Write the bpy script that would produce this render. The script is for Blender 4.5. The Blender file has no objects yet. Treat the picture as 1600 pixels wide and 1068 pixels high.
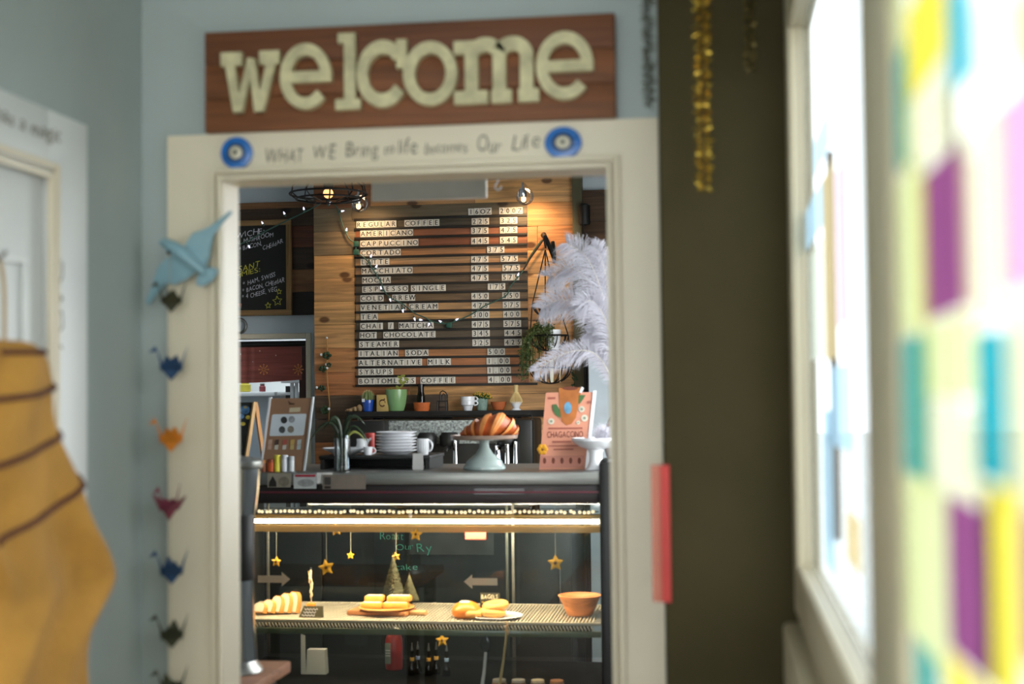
import bpy, bmesh, math, random
from mathutils import Vector, Matrix, noise
random.seed(7)
R = math.radians
PI = math.pi
scene = bpy.context.scene
C = scene.collection

# ------------------------------------------------------------------ camera
FPX = 50.0 / 36.0 * 1600.0
CAMZ = 1.57
cam_d = bpy.data.cameras.new('camera')
cam_d.lens = 50.0
cam_d.sensor_width = 36.0
cam_d.clip_start = 0.05
cam_d.clip_end = 200
cam = bpy.data.objects.new('camera', cam_d)
C.objects.link(cam)
CAMM = (Matrix.Translation((0, 0, CAMZ)) @ Matrix.Rotation(R(8.2), 4, 'Z')
        @ Matrix.Rotation(R(92.15), 4, 'X') @ Matrix.Rotation(-0.0105, 4, 'Z'))
cam.matrix_world = CAMM
cam_d.dof.use_dof = True
cam_d.dof.focus_distance = 8.0
cam_d.dof.aperture_fstop = 2.4
scene.camera = cam
CAM = Vector((0, 0, CAMZ))
FWD = -(CAMM.to_3x3().col[2])

# ------------------------------------------------------------------ world + colour management
scene.view_settings.view_transform = 'Standard'
scene.view_settings.look = 'None'
scene.view_settings.gamma = 1.0
scene.view_settings.use_curve_mapping = False
scene.view_settings.exposure = 0.6
world = bpy.data.worlds.new('overcast_sky')
scene.world = world
world.use_nodes = True
bg = world.node_tree.nodes['Background']
bg.inputs['Color'].default_value = (0.94, 0.98, 1.0, 1)
bg.inputs['Strength'].default_value = 6.0

def portal(name, loc, rot, sx, sy):
    l = bpy.data.lights.new(name, 'AREA')
    l.shape = 'RECTANGLE'
    l.size = sx
    l.size_y = sy
    l.cycles.is_portal = True
    o = bpy.data.objects.new(name, l)
    o.location = loc
    o.rotation_euler = rot
    C.objects.link(o)
    return o

# ------------------------------------------------------------------ pixel -> place helpers
def ray(px, py):
    return CAMM.to_3x3() @ Vector(((px - 800.0) / FPX, -(py - 534.0) / FPX, -1.0))
def P(px, py, Y):
    d = ray(px, py)
    return CAM + d * (Y / d.y)
def PX(px, py, X):
    d = ray(px, py)
    return CAM + d * (X / d.x)
def mpp(p):
    return (Vector(p) - CAM).dot(FWD) / FPX

# ------------------------------------------------------------------ materials
def lin(c):
    out = []
    for v in c:
        v = v / 255.0
        out.append(v / 12.92 if v <= 0.04045 else ((v + 0.055) / 1.055) ** 2.4)
    return (out[0], out[1], out[2], 1.0)
_m = {}
def mat(key, col, rough=0.6, metal=0.0, var=0.10, scale=6.0, bump=0.0, spec=0.5, coat=0.0,
        trans=0.0, emit=None, estr=0.0, sub=0.0, stretch=(1, 1, 1)):
    """painted / plain procedural material with mottling"""
    if key in _m: return _m[key]
    m = bpy.data.materials.new(key)
    m.use_nodes = True
    nt = m.node_tree
    b = nt.nodes['Principled BSDF']
    c = lin(col)
    tc = nt.nodes.new('ShaderNodeTexCoord')
    mp = nt.nodes.new('ShaderNodeMapping')
    mp.inputs['Scale'].default_value = stretch
    nt.links.new(tc.outputs['Object'], mp.inputs['Vector'])
    n = nt.nodes.new('ShaderNodeTexNoise')
    n.inputs['Scale'].default_value = scale
    n.inputs['Detail'].default_value = 5
    nt.links.new(mp.outputs['Vector'], n.inputs['Vector'])
    r = nt.nodes.new('ShaderNodeValToRGB')
    r.color_ramp.elements[0].position = 0.3
    r.color_ramp.elements[1].position = 0.7
    r.color_ramp.elements[0].color = tuple(max(0, v * (1 - var)) for v in c[:3]) + (1,)
    r.color_ramp.elements[1].color = tuple(min(1, v * (1 + var)) for v in c[:3]) + (1,)
    nt.links.new(n.outputs['Fac'], r.inputs['Fac'])
    nt.links.new(r.outputs['Color'], b.inputs['Base Color'])
    b.inputs['Roughness'].default_value = rough
    b.inputs['Metallic'].default_value = metal
    b.inputs['Specular IOR Level'].default_value = spec
    b.inputs['Coat Weight'].default_value = coat
    b.inputs['Transmission Weight'].default_value = trans
    if sub: b.inputs['Subsurface Weight'].default_value = sub; b.inputs['Subsurface Scale'].default_value = 0.02
    if emit:
        b.inputs['Emission Color'].default_value = lin(emit)
        b.inputs['Emission Strength'].default_value = estr
    if bump:
        bp = nt.nodes.new('ShaderNodeBump')
        bp.inputs['Strength'].default_value = bump
        bp.inputs['Distance'].default_value = 0.01
        n2 = nt.nodes.new('ShaderNodeTexNoise')
        n2.inputs['Scale'].default_value = scale * 8
        n2.inputs['Detail'].default_value = 6
        nt.links.new(mp.outputs['Vector'], n2.inputs['Vector'])
        nt.links.new(n2.outputs['Fac'], bp.inputs['Height'])
        nt.links.new(bp.outputs['Normal'], b.inputs['Normal'])
    _m[key] = m
    return m

def wood(col, seed=0, contrast=0.45, rough=0.6, knots=True, axis='X'):
    key = 'wood_%d_%d_%d_%d_%s' % (col[0], col[1], col[2], seed, axis)
    if key in _m: return _m[key]
    m = bpy.data.materials.new(key)
    m.use_nodes = True
    nt = m.node_tree
    L = nt.links.new
    b = nt.nodes['Principled BSDF']
    c = lin(col)
    lu = .3 * c[0] + .6 * c[1] + .1 * c[2]
    c = tuple(min(1, (v * .88 + lu * .12) * 1.28) for v in c[:3]) + (1,)
    tc = nt.nodes.new('ShaderNodeTexCoord')
    mp = nt.nodes.new('ShaderNodeMapping')
    mp.inputs['Location'].default_value = (seed * 3.17, seed * 1.3, seed * 2.11)
    mp.inputs['Scale'].default_value = {'X': (1.3, 9, 22), 'Y': (9, 1.3, 22), 'Z': (22, 9, 1.3)}[axis]
    L(tc.outputs['Object'], mp.inputs['Vector'])
    n = nt.nodes.new('ShaderNodeTexNoise')
    n.inputs['Scale'].default_value = 1.6
    n.inputs['Detail'].default_value = 8
    n.inputs['Distortion'].default_value = 1.4
    L(mp.outputs['Vector'], n.inputs['Vector'])
    r = nt.nodes.new('ShaderNodeValToRGB')
    r.color_ramp.elements[0].position = 0.28
    r.color_ramp.elements[1].position = 0.72
    dk = tuple(v * (1 - contrast) for v in c[:3]) + (1,)
    lt = tuple(min(1, v * (1 + contrast * 0.55)) for v in c[:3]) + (1,)
    r.color_ramp.elements[0].color = dk
    r.color_ramp.elements[1].color = lt
    L(n.outputs['Fac'], r.inputs['Fac'])
    last = r.outputs['Color']
    # fine grain
    mp2 = nt.nodes.new('ShaderNodeMapping')
    mp2.inputs['Scale'].default_value = {'X': (4, 60, 160), 'Y': (60, 4, 160), 'Z': (160, 60, 4)}[axis]
    L(tc.outputs['Object'], mp2.inputs['Vector'])
    n2 = nt.nodes.new('ShaderNodeTexNoise')
    n2.inputs['Scale'].default_value = 1.0
    n2.inputs['Detail'].default_value = 3
    L(mp2.outputs['Vector'], n2.inputs['Vector'])
    mx = nt.nodes.new('ShaderNodeMixRGB')
    mx.blend_type = 'MULTIPLY'
    mx.inputs['Fac'].default_value = 0.16
    L(last, mx.inputs['Color1'])
    L(n2.outputs['Fac'], mx.inputs['Color2'])
    last = mx.outputs['Color']
    if knots:
        v = nt.nodes.new('ShaderNodeTexVoronoi')
        v.inputs['Scale'].default_value = 1.0
        v.voronoi_dimensions = '2D'
        mp3 = nt.nodes.new('ShaderNodeMapping')
        sx_ = nt.nodes.new('ShaderNodeSeparateXYZ'); cx_ = nt.nodes.new('ShaderNodeCombineXYZ')
        L(tc.outputs['Object'], sx_.inputs[0])
        L(sx_.outputs['Y' if axis == 'Y' else 'X'], cx_.inputs[0]); L(sx_.outputs['Z'], cx_.inputs[1])
        mp3.inputs['Scale'].default_value = (2.6, 4.6, 1)
        mp3.inputs['Location'].default_value = (seed * 1.9, seed * .73, 0)
        L(cx_.outputs[0], mp3.inputs['Vector'])
        L(mp3.outputs['Vector'], v.inputs['Vector'])
        kr = nt.nodes.new('ShaderNodeValToRGB')
        kr.color_ramp.elements[0].position = 0.06
        kr.color_ramp.elements[1].position = 0.10
        kr.color_ramp.elements[0].color = (0.14, 0.07, 0.035, 1)
        kr.color_ramp.elements[1].color = (1, 1, 1, 1)
        L(v.outputs['Distance'], kr.inputs['Fac'])
        mk = nt.nodes.new('ShaderNodeMixRGB')
        mk.blend_type = 'MULTIPLY'
        mk.inputs['Fac'].default_value = 0.85
        L(last, mk.inputs['Color1'])
        L(kr.outputs['Color'], mk.inputs['Color2'])
        last = mk.outputs['Color']
    L(last, b.inputs['Base Color'])
    b.inputs['Roughness'].default_value = rough
    bp = nt.nodes.new('ShaderNodeBump')
    bp.inputs['Strength'].default_value = 0.25
    bp.inputs['Distance'].default_value = 0.004
    L(n2.outputs['Fac'], bp.inputs['Height'])
    L(bp.outputs['Normal'], b.inputs['Normal'])
    _m[key] = m
    return m

def pane(key, tint=(1, 1, 1), refl=1.0, diffuse=0.0, dcol=None):
    """thin sheet of glass or film: see-through with tint, Fresnel gloss, optional diffusing share"""
    if key in _m: return _m[key]
    m = bpy.data.materials.new(key)
    m.use_nodes = True
    nt = m.node_tree
    nt.nodes.clear()
    L = nt.links.new
    out = nt.nodes.new('ShaderNodeOutputMaterial')
    t = nt.nodes.new('ShaderNodeBsdfTransparent')
    t.inputs['Color'].default_value = tuple(tint) + (1,)
    last = t.outputs[0]
    if diffuse > 0:
        d = nt.nodes.new('ShaderNodeBsdfTranslucent')
        d.inputs['Color'].default_value = tuple(dcol or tint) + (1,)
        ms = nt.nodes.new('ShaderNodeMixShader')
        ms.inputs[0].default_value = diffuse
        L(last, ms.inputs[1]); L(d.outputs[0], ms.inputs[2])
        last = ms.outputs[0]
    g = nt.nodes.new('ShaderNodeBsdfGlossy')
    g.inputs['Roughness'].default_value = 0.02
    fr = nt.nodes.new('ShaderNodeFresnel')
    fr.inputs['IOR'].default_value = 1.45
    mu = nt.nodes.new('ShaderNodeMath')
    mu.operation = 'MULTIPLY'
    mu.inputs[1].default_value = refl
    L(fr.outputs[0], mu.inputs[0])
    mx = nt.nodes.new('ShaderNodeMixShader')
    L(mu.outputs[0], mx.inputs[0]); L(last, mx.inputs[1]); L(g.outputs[0], mx.inputs[2])
    L(mx.outputs[0], out.inputs['Surface'])
    _m[key] = m
    return m

def cloth_thin(key, col, tl=0.5):
    if key in _m: return _m[key]
    m = bpy.data.materials.new(key)
    m.use_nodes = True
    nt = m.node_tree
    nt.nodes.clear()
    L = nt.links.new
    out = nt.nodes.new('ShaderNodeOutputMaterial')
    tc = nt.nodes.new('ShaderNodeTexCoord')
    n = nt.nodes.new('ShaderNodeTexNoise')
    n.inputs['Scale'].default_value = 9
    L(tc.outputs['Object'], n.inputs['Vector'])
    c = lin(col)
    r = nt.nodes.new('ShaderNodeValToRGB')
    r.color_ramp.elements[0].color = tuple(v * .88 for v in c[:3]) + (1,)
    r.color_ramp.elements[1].color = c
    L(n.outputs['Fac'], r.inputs['Fac'])
    d = nt.nodes.new('ShaderNodeBsdfDiffuse')
    t = nt.nodes.new('ShaderNodeBsdfTranslucent')
    L(r.outputs['Color'], d.inputs['Color']); L(r.outputs['Color'], t.inputs['Color'])
    ms = nt.nodes.new('ShaderNodeMixShader')
    ms.inputs[0].default_value = tl
    L(d.outputs[0], ms.inputs[1]); L(t.outputs[0], ms.inputs[2])
    L(ms.outputs[0], out.inputs['Surface'])
    _m[key] = m
    return m

def emitter(key, col, strength):
    if key in _m: return _m[key]
    m = bpy.data.materials.new(key)
    m.use_nodes = True
    b = m.node_tree.nodes['Principled BSDF']
    b.inputs['Base Color'].default_value = lin(col)
    b.inputs['Emission Color'].default_value = lin(col)
    b.inputs['Emission Strength'].default_value = strength
    _m[key] = m
    return m

# ------------------------------------------------------------------ mesh builder
class B:
    def __init__(self):
        self.bm = bmesh.new()
    def _faces(self, vs, fs):
        bv = [self.bm.verts.new(v) for v in vs]
        out = []
        for f in fs:
            try: out.append(self.bm.faces.new([bv[i] for i in f]))
            except ValueError: pass
        return bv, out
    def box(self, p0, p1, bevel=0.0, mtx=None):
        x0, y0, z0 = [min(a, b) for a, b in zip(p0, p1)]
        x1, y1, z1 = [max(a, b) for a, b in zip(p0, p1)]
        vs = [Vector(v) for v in ((x0,y0,z0),(x1,y0,z0),(x1,y1,z0),(x0,y1,z0),(x0,y0,z1),(x1,y0,z1),(x1,y1,z1),(x0,y1,z1))]
        if mtx: vs = [mtx @ v for v in vs]
        bv, fs = self._faces(vs, ((0,3,2,1),(4,5,6,7),(0,1,5,4),(1,2,6,5),(2,3,7,6),(3,0,4,7)))
        if bevel:
            es = list({e for f in fs for e in f.edges})
            bmesh.ops.bevel(self.bm, geom=es, offset=bevel, segments=2, affect='EDGES', profile=0.5)
        return self
    def hexa(self, v8):
        self._faces([Vector(v) for v in v8], ((0,3,2,1),(4,5,6,7),(0,1,5,4),(1,2,6,5),(2,3,7,6),(3,0,4,7)))
        return self
    def rings(self, rings, cap=True, closed=False):
        n = len(rings[0])
        bv = [[self.bm.verts.new(v) for v in r] for r in rings]
        m = len(bv)
        for i in range(m if closed else m - 1):
            a, b = bv[i], bv[(i + 1) % m]
            for j in range(n):
                try: self.bm.faces.new((a[j], a[(j + 1) % n], b[(j + 1) % n], b[j]))
                except ValueError: pass
        if cap and not closed:
            for r, fl in ((bv[0], True), (bv[-1], False)):
                try: self.bm.faces.new(list(reversed(r)) if fl else r)
                except ValueError: pass
        return self
    def tube(self, pts, r, seg=8, cap=True, closed=False):
        pts = [Vector(p) for p in pts]
        n = len(pts)
        rr = r if isinstance(r, (list, tuple)) else [r] * n
        up = None
        rings = []
        for i in range(n):
            if closed: t = pts[(i + 1) % n] - pts[i - 1]
            else: t = pts[min(i + 1, n - 1)] - pts[max(i - 1, 0)]
            if t.length < 1e-9: t = Vector((0, 0, 1))
            t.normalize()
            if up is None:
                up = Vector((0, 0, 1)) if abs(t.z) < 0.9 else Vector((1, 0, 0))
            a = t.cross(up)
            if a.length < 1e-6: a = t.orthogonal()
            a.normalize()
            b = a.cross(t).normalized()
            up = b
            rings.append([pts[i] + (a * math.cos(2*PI*k/seg) + b * math.sin(2*PI*k/seg)) * rr[i] for k in range(seg)])
        return self.rings(rings, cap, closed)
    def cyl(self, p0, p1, r0, r1=None, seg=16):
        return self.tube([p0, p1], [r0, r0 if r1 is None else r1], seg)
    def lathe(self, prof, c, seg=24, s=1.0, axis=None, sx=1.0):
        c = Vector(c)
        rings = []
        for r, z in prof:
            ring = []
            for k in range(seg):
                a = 2*PI*k/seg
                v = Vector((math.cos(a)*max(r, 1e-4)*sx, math.sin(a)*max(r, 1e-4), z)) * s
                if axis: v = axis @ v
                ring.append(c + v)
            rings.append(ring)
        return self.rings(rings, True)
    def sph(self, c, r, seg=16, rings=10, mtx=None):
        c = Vector(c)
        rx, ry, rz = r if isinstance(r, (tuple, list)) else (r, r, r)
        rg = []
        for i in range(rings + 1):
            ph = -PI/2 + PI*i/rings
            cr = max(math.cos(ph), 1e-3)
            ring = []
            for k in range(seg):
                v = Vector((rx*cr*math.cos(2*PI*k/seg), ry*cr*math.sin(2*PI*k/seg), rz*math.sin(ph)))
                if mtx: v = mtx @ v
                ring.append(c + v)
            rg.append(ring)
        return self.rings(rg, True)
    def prism(self, pts, off):
        """pts: planar loop of 3D points; off: extrusion vector"""
        off = Vector(off)
        a = [Vector(p) for p in pts]
        n = len(a)
        bv = [self.bm.verts.new(p) for p in a] + [self.bm.verts.new(p + off) for p in a]
        self.bm.faces.new(bv[:n]); self.bm.faces.new(list(reversed(bv[n:])))
        for i in range(n):
            self.bm.faces.new((bv[i], bv[n+i], bv[n+(i+1) % n], bv[(i+1) % n]))
        return self
    def quad(self, a, b, c, d):
        self._faces([Vector(a), Vector(b), Vector(c), Vector(d)], ((0,1,2,3),))
        return self
    def mesh(self, name, smooth=True):
        bmesh.ops.recalc_face_normals(self.bm, faces=self.bm.faces)
        me = bpy.data.meshes.new(name)
        self.bm.to_mesh(me)
        self.bm.free()
        if smooth and len(me.polygons):
            me.polygons.foreach_set('use_smooth', [True] * len(me.polygons))
            me.set_sharp_from_angle(angle=0.62)
        return me

def wmat(o):
    m = Matrix.Identity(4)
    while o is not None:
        m = o.matrix_parent_inverse @ Matrix.LocRotScale(o.location, o.rotation_euler, o.scale) @ m if o.parent else Matrix.LocRotScale(o.location, o.rotation_euler, o.scale) @ m
        o = o.parent
    return m
def link(name, me, m, parent=None, loc=None, rot=None):
    o = bpy.data.objects.new(name, me)
    C.objects.link(o)
    if loc is not None: o.location = loc
    if rot is not None: o.rotation_euler = rot
    if m is not None and len(me.materials) == 0: me.materials.append(m)
    if parent is not None:
        o.parent = parent
        o.matrix_parent_inverse = wmat(parent).inverted()
    return o
def obj(name, b, m, parent=None, smooth=True):
    return link(name, b.mesh(name, smooth), m, parent)
def thing(name, label, cat, loc, group=None):
    o = bpy.data.objects.new(name, None)
    o.empty_display_size = 0.05
    C.objects.link(o)
    o.location = loc
    return tag(o, label, cat, group)
def tag(o, label, cat, group=None):
    o['label'] = label
    o['category'] = cat
    if group: o['group'] = group
    return o
def struct(o, label=None, cat=None):
    o['kind'] = 'structure'
    if label: o['label'] = label
    if cat: o['category'] = cat
    return o

# text -> mesh
_txt = {}
def glyph(s, bold=0.0, ext=0.0, shear=0.0):
    k = (s, bold, ext, shear)
    if k in _txt: return _txt[k]
    cu = bpy.data.curves.new('lettering', 'FONT')
    cu.body = s
    cu.size = 1.0
    cu.offset = bold
    cu.extrude = ext
    cu.shear = shear
    cu.resolution_u = 3
    cu.align_x = 'CENTER'
    cu.align_y = 'BOTTOM_BASELINE'
    o = bpy.data.objects.new('lettering', cu)
    C.objects.link(o)
    dg = bpy.context.evaluated_depsgraph_get()
    me = bpy.data.meshes.new_from_object(o.evaluated_get(dg))
    bpy.data.objects.remove(o)
    bpy.data.curves.remove(cu)
    vs = [v.co.copy() for v in me.vertices]
    fs = [list(p.vertices) for p in me.polygons]
    bpy.data.meshes.remove(me)
    _txt[k] = (vs, fs)
    return _txt[k]
def put_text(b, s, o, u, v, h, width=None, hand=0.0, shear=0.0, bold=0.0, lift=0.001):
    """flat lettering: capital height h, baseline start o, reading along u, up v, fitted to width"""
    u = Vector(u).normalized(); v = Vector(v).normalized(); n = u.cross(v)
    adv = []
    for ch in s:
        if ch == ' ': adv.append((None, 0.40)); continue
        vs, fs = glyph(ch, bold, 0.0, shear)
        xs = [q.x for q in vs]
        adv.append(((vs, fs, min(xs)), max(xs) - min(xs) + 0.10))
    tot = sum(a[1] for a in adv)
    k = h / 0.70
    kx = (width / tot) if width else k
    x = 0.0
    for g, w in adv:
        if g:
            vs, fs, x0 = g
            an = random.uniform(-hand, hand)
            dy = random.uniform(-hand, hand) * 0.35
            sc = 1 + random.uniform(-hand, hand) * 0.6
            ca, sa = math.cos(an), math.sin(an)
            pts = []
            for q in vs:
                gx = (q.x - x0) * sc; gy = q.y * sc
                gx, gy = gx * ca - gy * sa, gx * sa + gy * ca + dy
                pts.append(Vector(o) + u * ((x + gx) * kx) + v * (gy * k) + n * lift)
            b._faces(pts, fs)
        x += w
    return b
def stroke(b, pts, w, n):
    """flat marker stroke along pts, lying in the plane with normal n"""
    pts = [Vector(p) for p in pts]; n = Vector(n).normalized()
    L_, R_ = [], []
    for i in range(len(pts)):
        t = pts[min(i+1, len(pts)-1)] - pts[max(i-1, 0)]
        s = t.cross(n).normalized() * (w / 2)
        L_.append(b.bm.verts.new(pts[i] - s)); R_.append(b.bm.verts.new(pts[i] + s))
    for i in range(len(pts)-1):
        b.bm.faces.new((L_[i], L_[i+1], R_[i+1], R_[i]))
    return b

# ------------------------------------------------------------------ shared materials
M_wall = mat('wall_paint_bluegrey', (178, 188, 186), 0.65, var=0.05, scale=3, bump=0.06)
M_cream = mat('cream_gloss_paint', (232, 220, 194), 0.4, var=0.03, scale=4, bump=0.03)
M_white = mat('white_paint', (228, 230, 228), 0.45, var=0.03, scale=4)
M_dark = mat('olive_black_paint', (68, 60, 38), 0.7, var=0.22, scale=2.2, bump=0.08, spec=0.12)
M_cream_shaded = mat('cream_paint_shaded', (196, 184, 156), 0.45, var=0.04, scale=4, bump=0.03)  # cream paint with the shade of the backlit window side put into its colour
M_ceil = mat('ceiling_paint', (224, 228, 230), 0.8, var=0.03)
M_floor = wood((120, 88, 60), 3, axis='Y', knots=False)
M_black = mat('black_enamel', (26, 26, 24), 0.45, var=0.1)
M_iron = mat('black_iron', (24, 22, 20), 0.5, metal=0.3, var=0.15)
M_chrome = mat('chrome', (215, 218, 222), 0.12, metal=1.0, var=0.03)
M_steel = mat('brushed_steel', (150, 150, 145), 0.36, metal=0.9, var=0.15, scale=5, stretch=(1, 8, 30))
M_porc = mat('white_porcelain', (232, 233, 236), 0.2, var=0.02, coat=0.3)
M_ink = mat('marker_ink', (58, 54, 40), 0.7, var=0.2)
M_glass = pane('added_clear_glass', (0.97, 0.985, 0.98), 1.0)
M_caseglass = pane('case_glass', (0.93, 0.95, 0.94), 1.2)
M_tile = mat('ivory_tile', (236, 226, 210), 0.5, var=0.05, scale=20)
M_tileink = mat('tile_print', (28, 26, 24), 0.6)
M_green = mat('leaf_green', (62, 92, 40), 0.5, var=0.35, scale=14)
M_leafd = mat('leaf_dark_green', (38, 62, 34), 0.4, var=0.3, scale=14)
M_olive = mat('trailing_leaf', (84, 92, 44), 0.6, var=0.35, scale=30)
M_wire = mat('green_wire', (60, 96, 84), 0.5)
M_led = emitter('led_glow', (235, 230, 255), 1.0)

# =================================================================== ROOM 1 (the near vestibule)
YF, YC, YB = 3.07, 3.05, 3.148
CEIL1 = 2.95
xL = P(222, 600, YF).x
XR = 0.165
XO = XR + 0.024
xo0 = P(348, 560, YC).x            # opening left
xo1 = P(955, 560, YC).x            # opening right
zo = P(640, 271, YC).z             # opening top
X2L, X2R, Y2B, CEIL2 = -4.6, 0.10, 10.6, 3.05

b = B()
b.box((X2L - 0.1, YF, 0), (xo0, YB, CEIL2))
b.box((xo1, YF, 0), (X2R + 0.1, YB, CEIL2))
b.box((xo0, YF, zo), (xo1, YB, CEIL2))
struct(obj('wall_front', b, M_wall), 'blue-grey painted wall around the cream doorway', 'wall')
b = B().box((xL - 0.1, -3.0, 0), (xL, YF, CEIL1))
struct(obj('wall_left', b, M_wall), 'blue-grey painted wall behind the mustard jacket', 'wall')
b = B().box((-8, -3.1, -0.1), (0.2, 11, 0.0))
struct(obj('floor', b, M_floor), 'brown wooden floor of the cafe', 'floor')
b = B().box((xL - 0.1, -3.0, CEIL1), (XO, YF, CEIL1 + 0.1))
struct(obj('ceiling', b, M_ceil), 'pale ceiling of the entrance', 'ceiling')
# back wall with a shop-front opening, behind the camera
b = B()
b.box((xL, -3.0, 0), (XR, -2.9, 0.5)); b.box((xL, -3.0, 2.7), (XR, -2.9, CEIL1))
b.box((xL, -3.0, 0.5), (xL + 0.1, -2.9, 2.7)); b.box((XR - .1, -3.0, 0.5), (XR, -2.9, 2.7))
struct(obj('wall_back', b, M_wall), 'blue-grey wall with the shop window', 'wall')
portal('sky_portal', ((xL + XR) / 2, -3.05, 1.6), (R(90), 0, 0), 1.3, 2.2)
# right wall with two windows
wa0, wa1, waz0, waz1 = -2.6, 1.15, 0.95, 2.6
wam = 0.45                       # clear panes before this, film-covered panes after
wb0, wb1, wbz0, wbz1 = 1.41, 2.76, 1.24, 2.27
b = B()

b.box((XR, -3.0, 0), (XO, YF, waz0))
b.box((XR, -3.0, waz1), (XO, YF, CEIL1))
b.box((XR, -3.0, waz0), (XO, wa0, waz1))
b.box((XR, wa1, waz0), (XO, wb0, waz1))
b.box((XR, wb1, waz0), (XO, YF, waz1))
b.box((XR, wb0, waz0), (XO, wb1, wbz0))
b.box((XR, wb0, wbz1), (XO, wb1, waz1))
struct(obj('wall_right', b, M_cream_shaded), 'cream painted wall holding the two windows', 'wall')
portal('sky_portal', (XO + 0.05, (wa0 + wa1) / 2, (waz0 + waz1) / 2), (0, R(90), 0), waz1 - waz0, wa1 - wa0)
portal('sky_portal', (XO + 0.03, (wb0 + wb1) / 2, (wbz0 + wbz1) / 2), (0, R(90), 0), wbz1 - wbz0, wb1 - wb0)
# pavement outside
b = B().box((0.25, -40, -0.16), (40, 60, -0.12))
struct(obj('ground', b, mat('pavement', (190, 190, 186), 0.9, var=0.1)), 'pale pavement outside the windows', 'ground')

# dark painted return beside the doorway
xd0 = P(1034, 560, 2.88).x
b = B().box((xd0, 2.88, 0), (XR, YF, CEIL1), 0.006)
struct(obj('wall_return', b, M_dark), 'dark olive brown painted wall strip beside the doorway', 'wall')

# ---------------------------------------------------------------- doorway casing
zt = P(640, 198, YC).z
xc0 = P(262, 560, YC).x
xc1 = P(1033, 560, YC).x
cas = thing('trim_1', 'cream painted wooden doorway casing with handwriting across its head', 'door frame', ((xc0 + xc1) / 2, YC, 0))
cas['kind'] = 'structure'
zi = zo
obj('side_board', B().box((xc0, YC, 0), (xo0 - 0.0, YF, zi),), M_cream, cas)
obj('side_board', B().box((xo1 + 0.0, YC, 0), (xc1, YF, zi),), M_cream, cas)
obj('head_board', B().box((xc0, YC, zi), (xc1, YF, zt),), M_cream, cas)
for k, (o_, y_, w_) in enumerate(((0.012, 0.014, 0.012), (-0.004, 0.022, 0.010))):
    b = B()
    b.box((xo0 - o_ - w_, YC - y_, 0), (xo0 - o_, YC, zi + o_ + w_), 0.003)
    b.box((xo1 + o_ + w_, YC - y_, 0), (xo1 + o_, YC, zi + o_ + w_), 0.003)
    b.box((xo0 - o_, YC - y_, zi + o_), (xo1 + o_, YC, zi + o_ + w_), 0.003)
    obj('moulding', b, M_cream, cas)
b = B()
b.box((xo0, YC, 0), (xo0 + 0.003, YB + 0.004, zi)); b.box((xo1 - 0.003, YC, 0), (xo1, YB + 0.004, zi))
b.box((xo0 + 0.003, YC, zi - 0.003), (xo1 - 0.003, YB + 0.004, zi))
obj('jamb_lining', b, M_cream, cas)
b = B()
U, V = Vector((1, 0, 0)), Vector((0, 0, 1))
for s, x0, x1, yb, hh in (('WHAT', 415, 477, 254, 24), ('WE', 490, 526, 249, 22), ('Bring', 541, 594, 245, 22), ('to', 600, 619, 240, 18),
                      ('life', 623, 654, 241, 24), ('becomes', 664, 732, 240, 18), ('Our', 747, 785, 239, 25), ('Life', 800, 846, 233, 24)):
    p = P(x0, yb, YC); q = P(x1, yb, YC)
    put_text(b, s, p + Vector((0, -0.0005, 0)), U, V, hh * mpp(p), (q - p).x, hand=0.16, shear=0.1, bold=-0.012, lift=0.001)
obj('handwriting', b, M_ink, cas, False)['label'] = 'dark marker handwriting along the head board'

# ---------------------------------------------------------------- welcome sign
Yw = 3.035
c00, c10, c11, c01 = P(320, 204, Yw), P(962, 186, Yw), P(958, 22, Yw), P(320, 48, Yw)
zb = zt + 0.001
ws = thing('welcome_sign', 'brown wooden board with chunky cream letters above the doorway', 'sign', ((c00.x + c10.x) / 2, Yw, zb))
M_sign = wood((128, 72, 30), 11, contrast=0.4)
nb = 3
hgt = (c01.z + c11.z) / 2 - zb
for k in range(nb):
    obj('plank', B().box((c00.x, Yw, zb + hgt * k / nb + 0.0006), (c10.x, Yw + 0.03, zb + hgt * (k + 1) / nb - 0.0006), 0.002), wood((126 - 12 * (k == 2), 70 - 8 * (k == 2), 24), 11 + k, contrast=0.4, knots=False), ws)
M_let = mat('worn_cream_letter', (212, 203, 160), 0.6, var=0.22, scale=30)
class Pen:
    """2D slab letter painter in a unit box (x 0..1, y 0..1)"""
    def __init__(s, box, Y, d):
        s.x0, s.x1, s.y0, s.y1 = box
        s.Y, s.d, s.b = Y, d, B()
        cx = (s.x0 + s.x1) / 2; cy = (s.y0 + s.y1) / 2
        s.o = P(cx, cy, Y); k = mpp(s.o)
        s.w = (s.x1 - s.x0) * k; s.h = (s.y1 - s.y0) * k
    def pt(s, x, y): return s.o + Vector(((x - .5) * s.w, 0, (y - .5) * s.h))
    def poly(s, pts):
        s.n = getattr(s, 'n', 0) + 1
        e = Vector((0, -.00025 * (s.n % 7), 0))
        s.b.prism([s.pt(*p) + e for p in pts], (0, s.d, 0))
    def rect(s, x0, y0, x1, y1): s.poly([(x0, y0), (x1, y0), (x1, y1), (x0, y1)])
    def arc(s, cx, cy, rx, ry, tx, ty, a0, a1, n=26):
        ins, outs = [], []
        for i in range(n + 1):
            a = R(a0 + (a1 - a0) * i / n)
            outs.append((cx + rx * math.cos(a), cy + ry * math.sin(a)))
            ins.append((cx + (rx - tx) * math.cos(a), cy + (ry - ty) * math.sin(a)))
        full = abs(a1 - a0) >= 359.9
        e = Vector((0, -.0021, 0)); d = Vector((0, s.d, 0))
        rg = [[s.pt(*outs[i]) + e, s.pt(*ins[i]) + e, s.pt(*ins[i]) + d, s.pt(*outs[i]) + d] for i in range(n + (0 if full else 1))]
        s.b.rings(rg, True, full)
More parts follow.
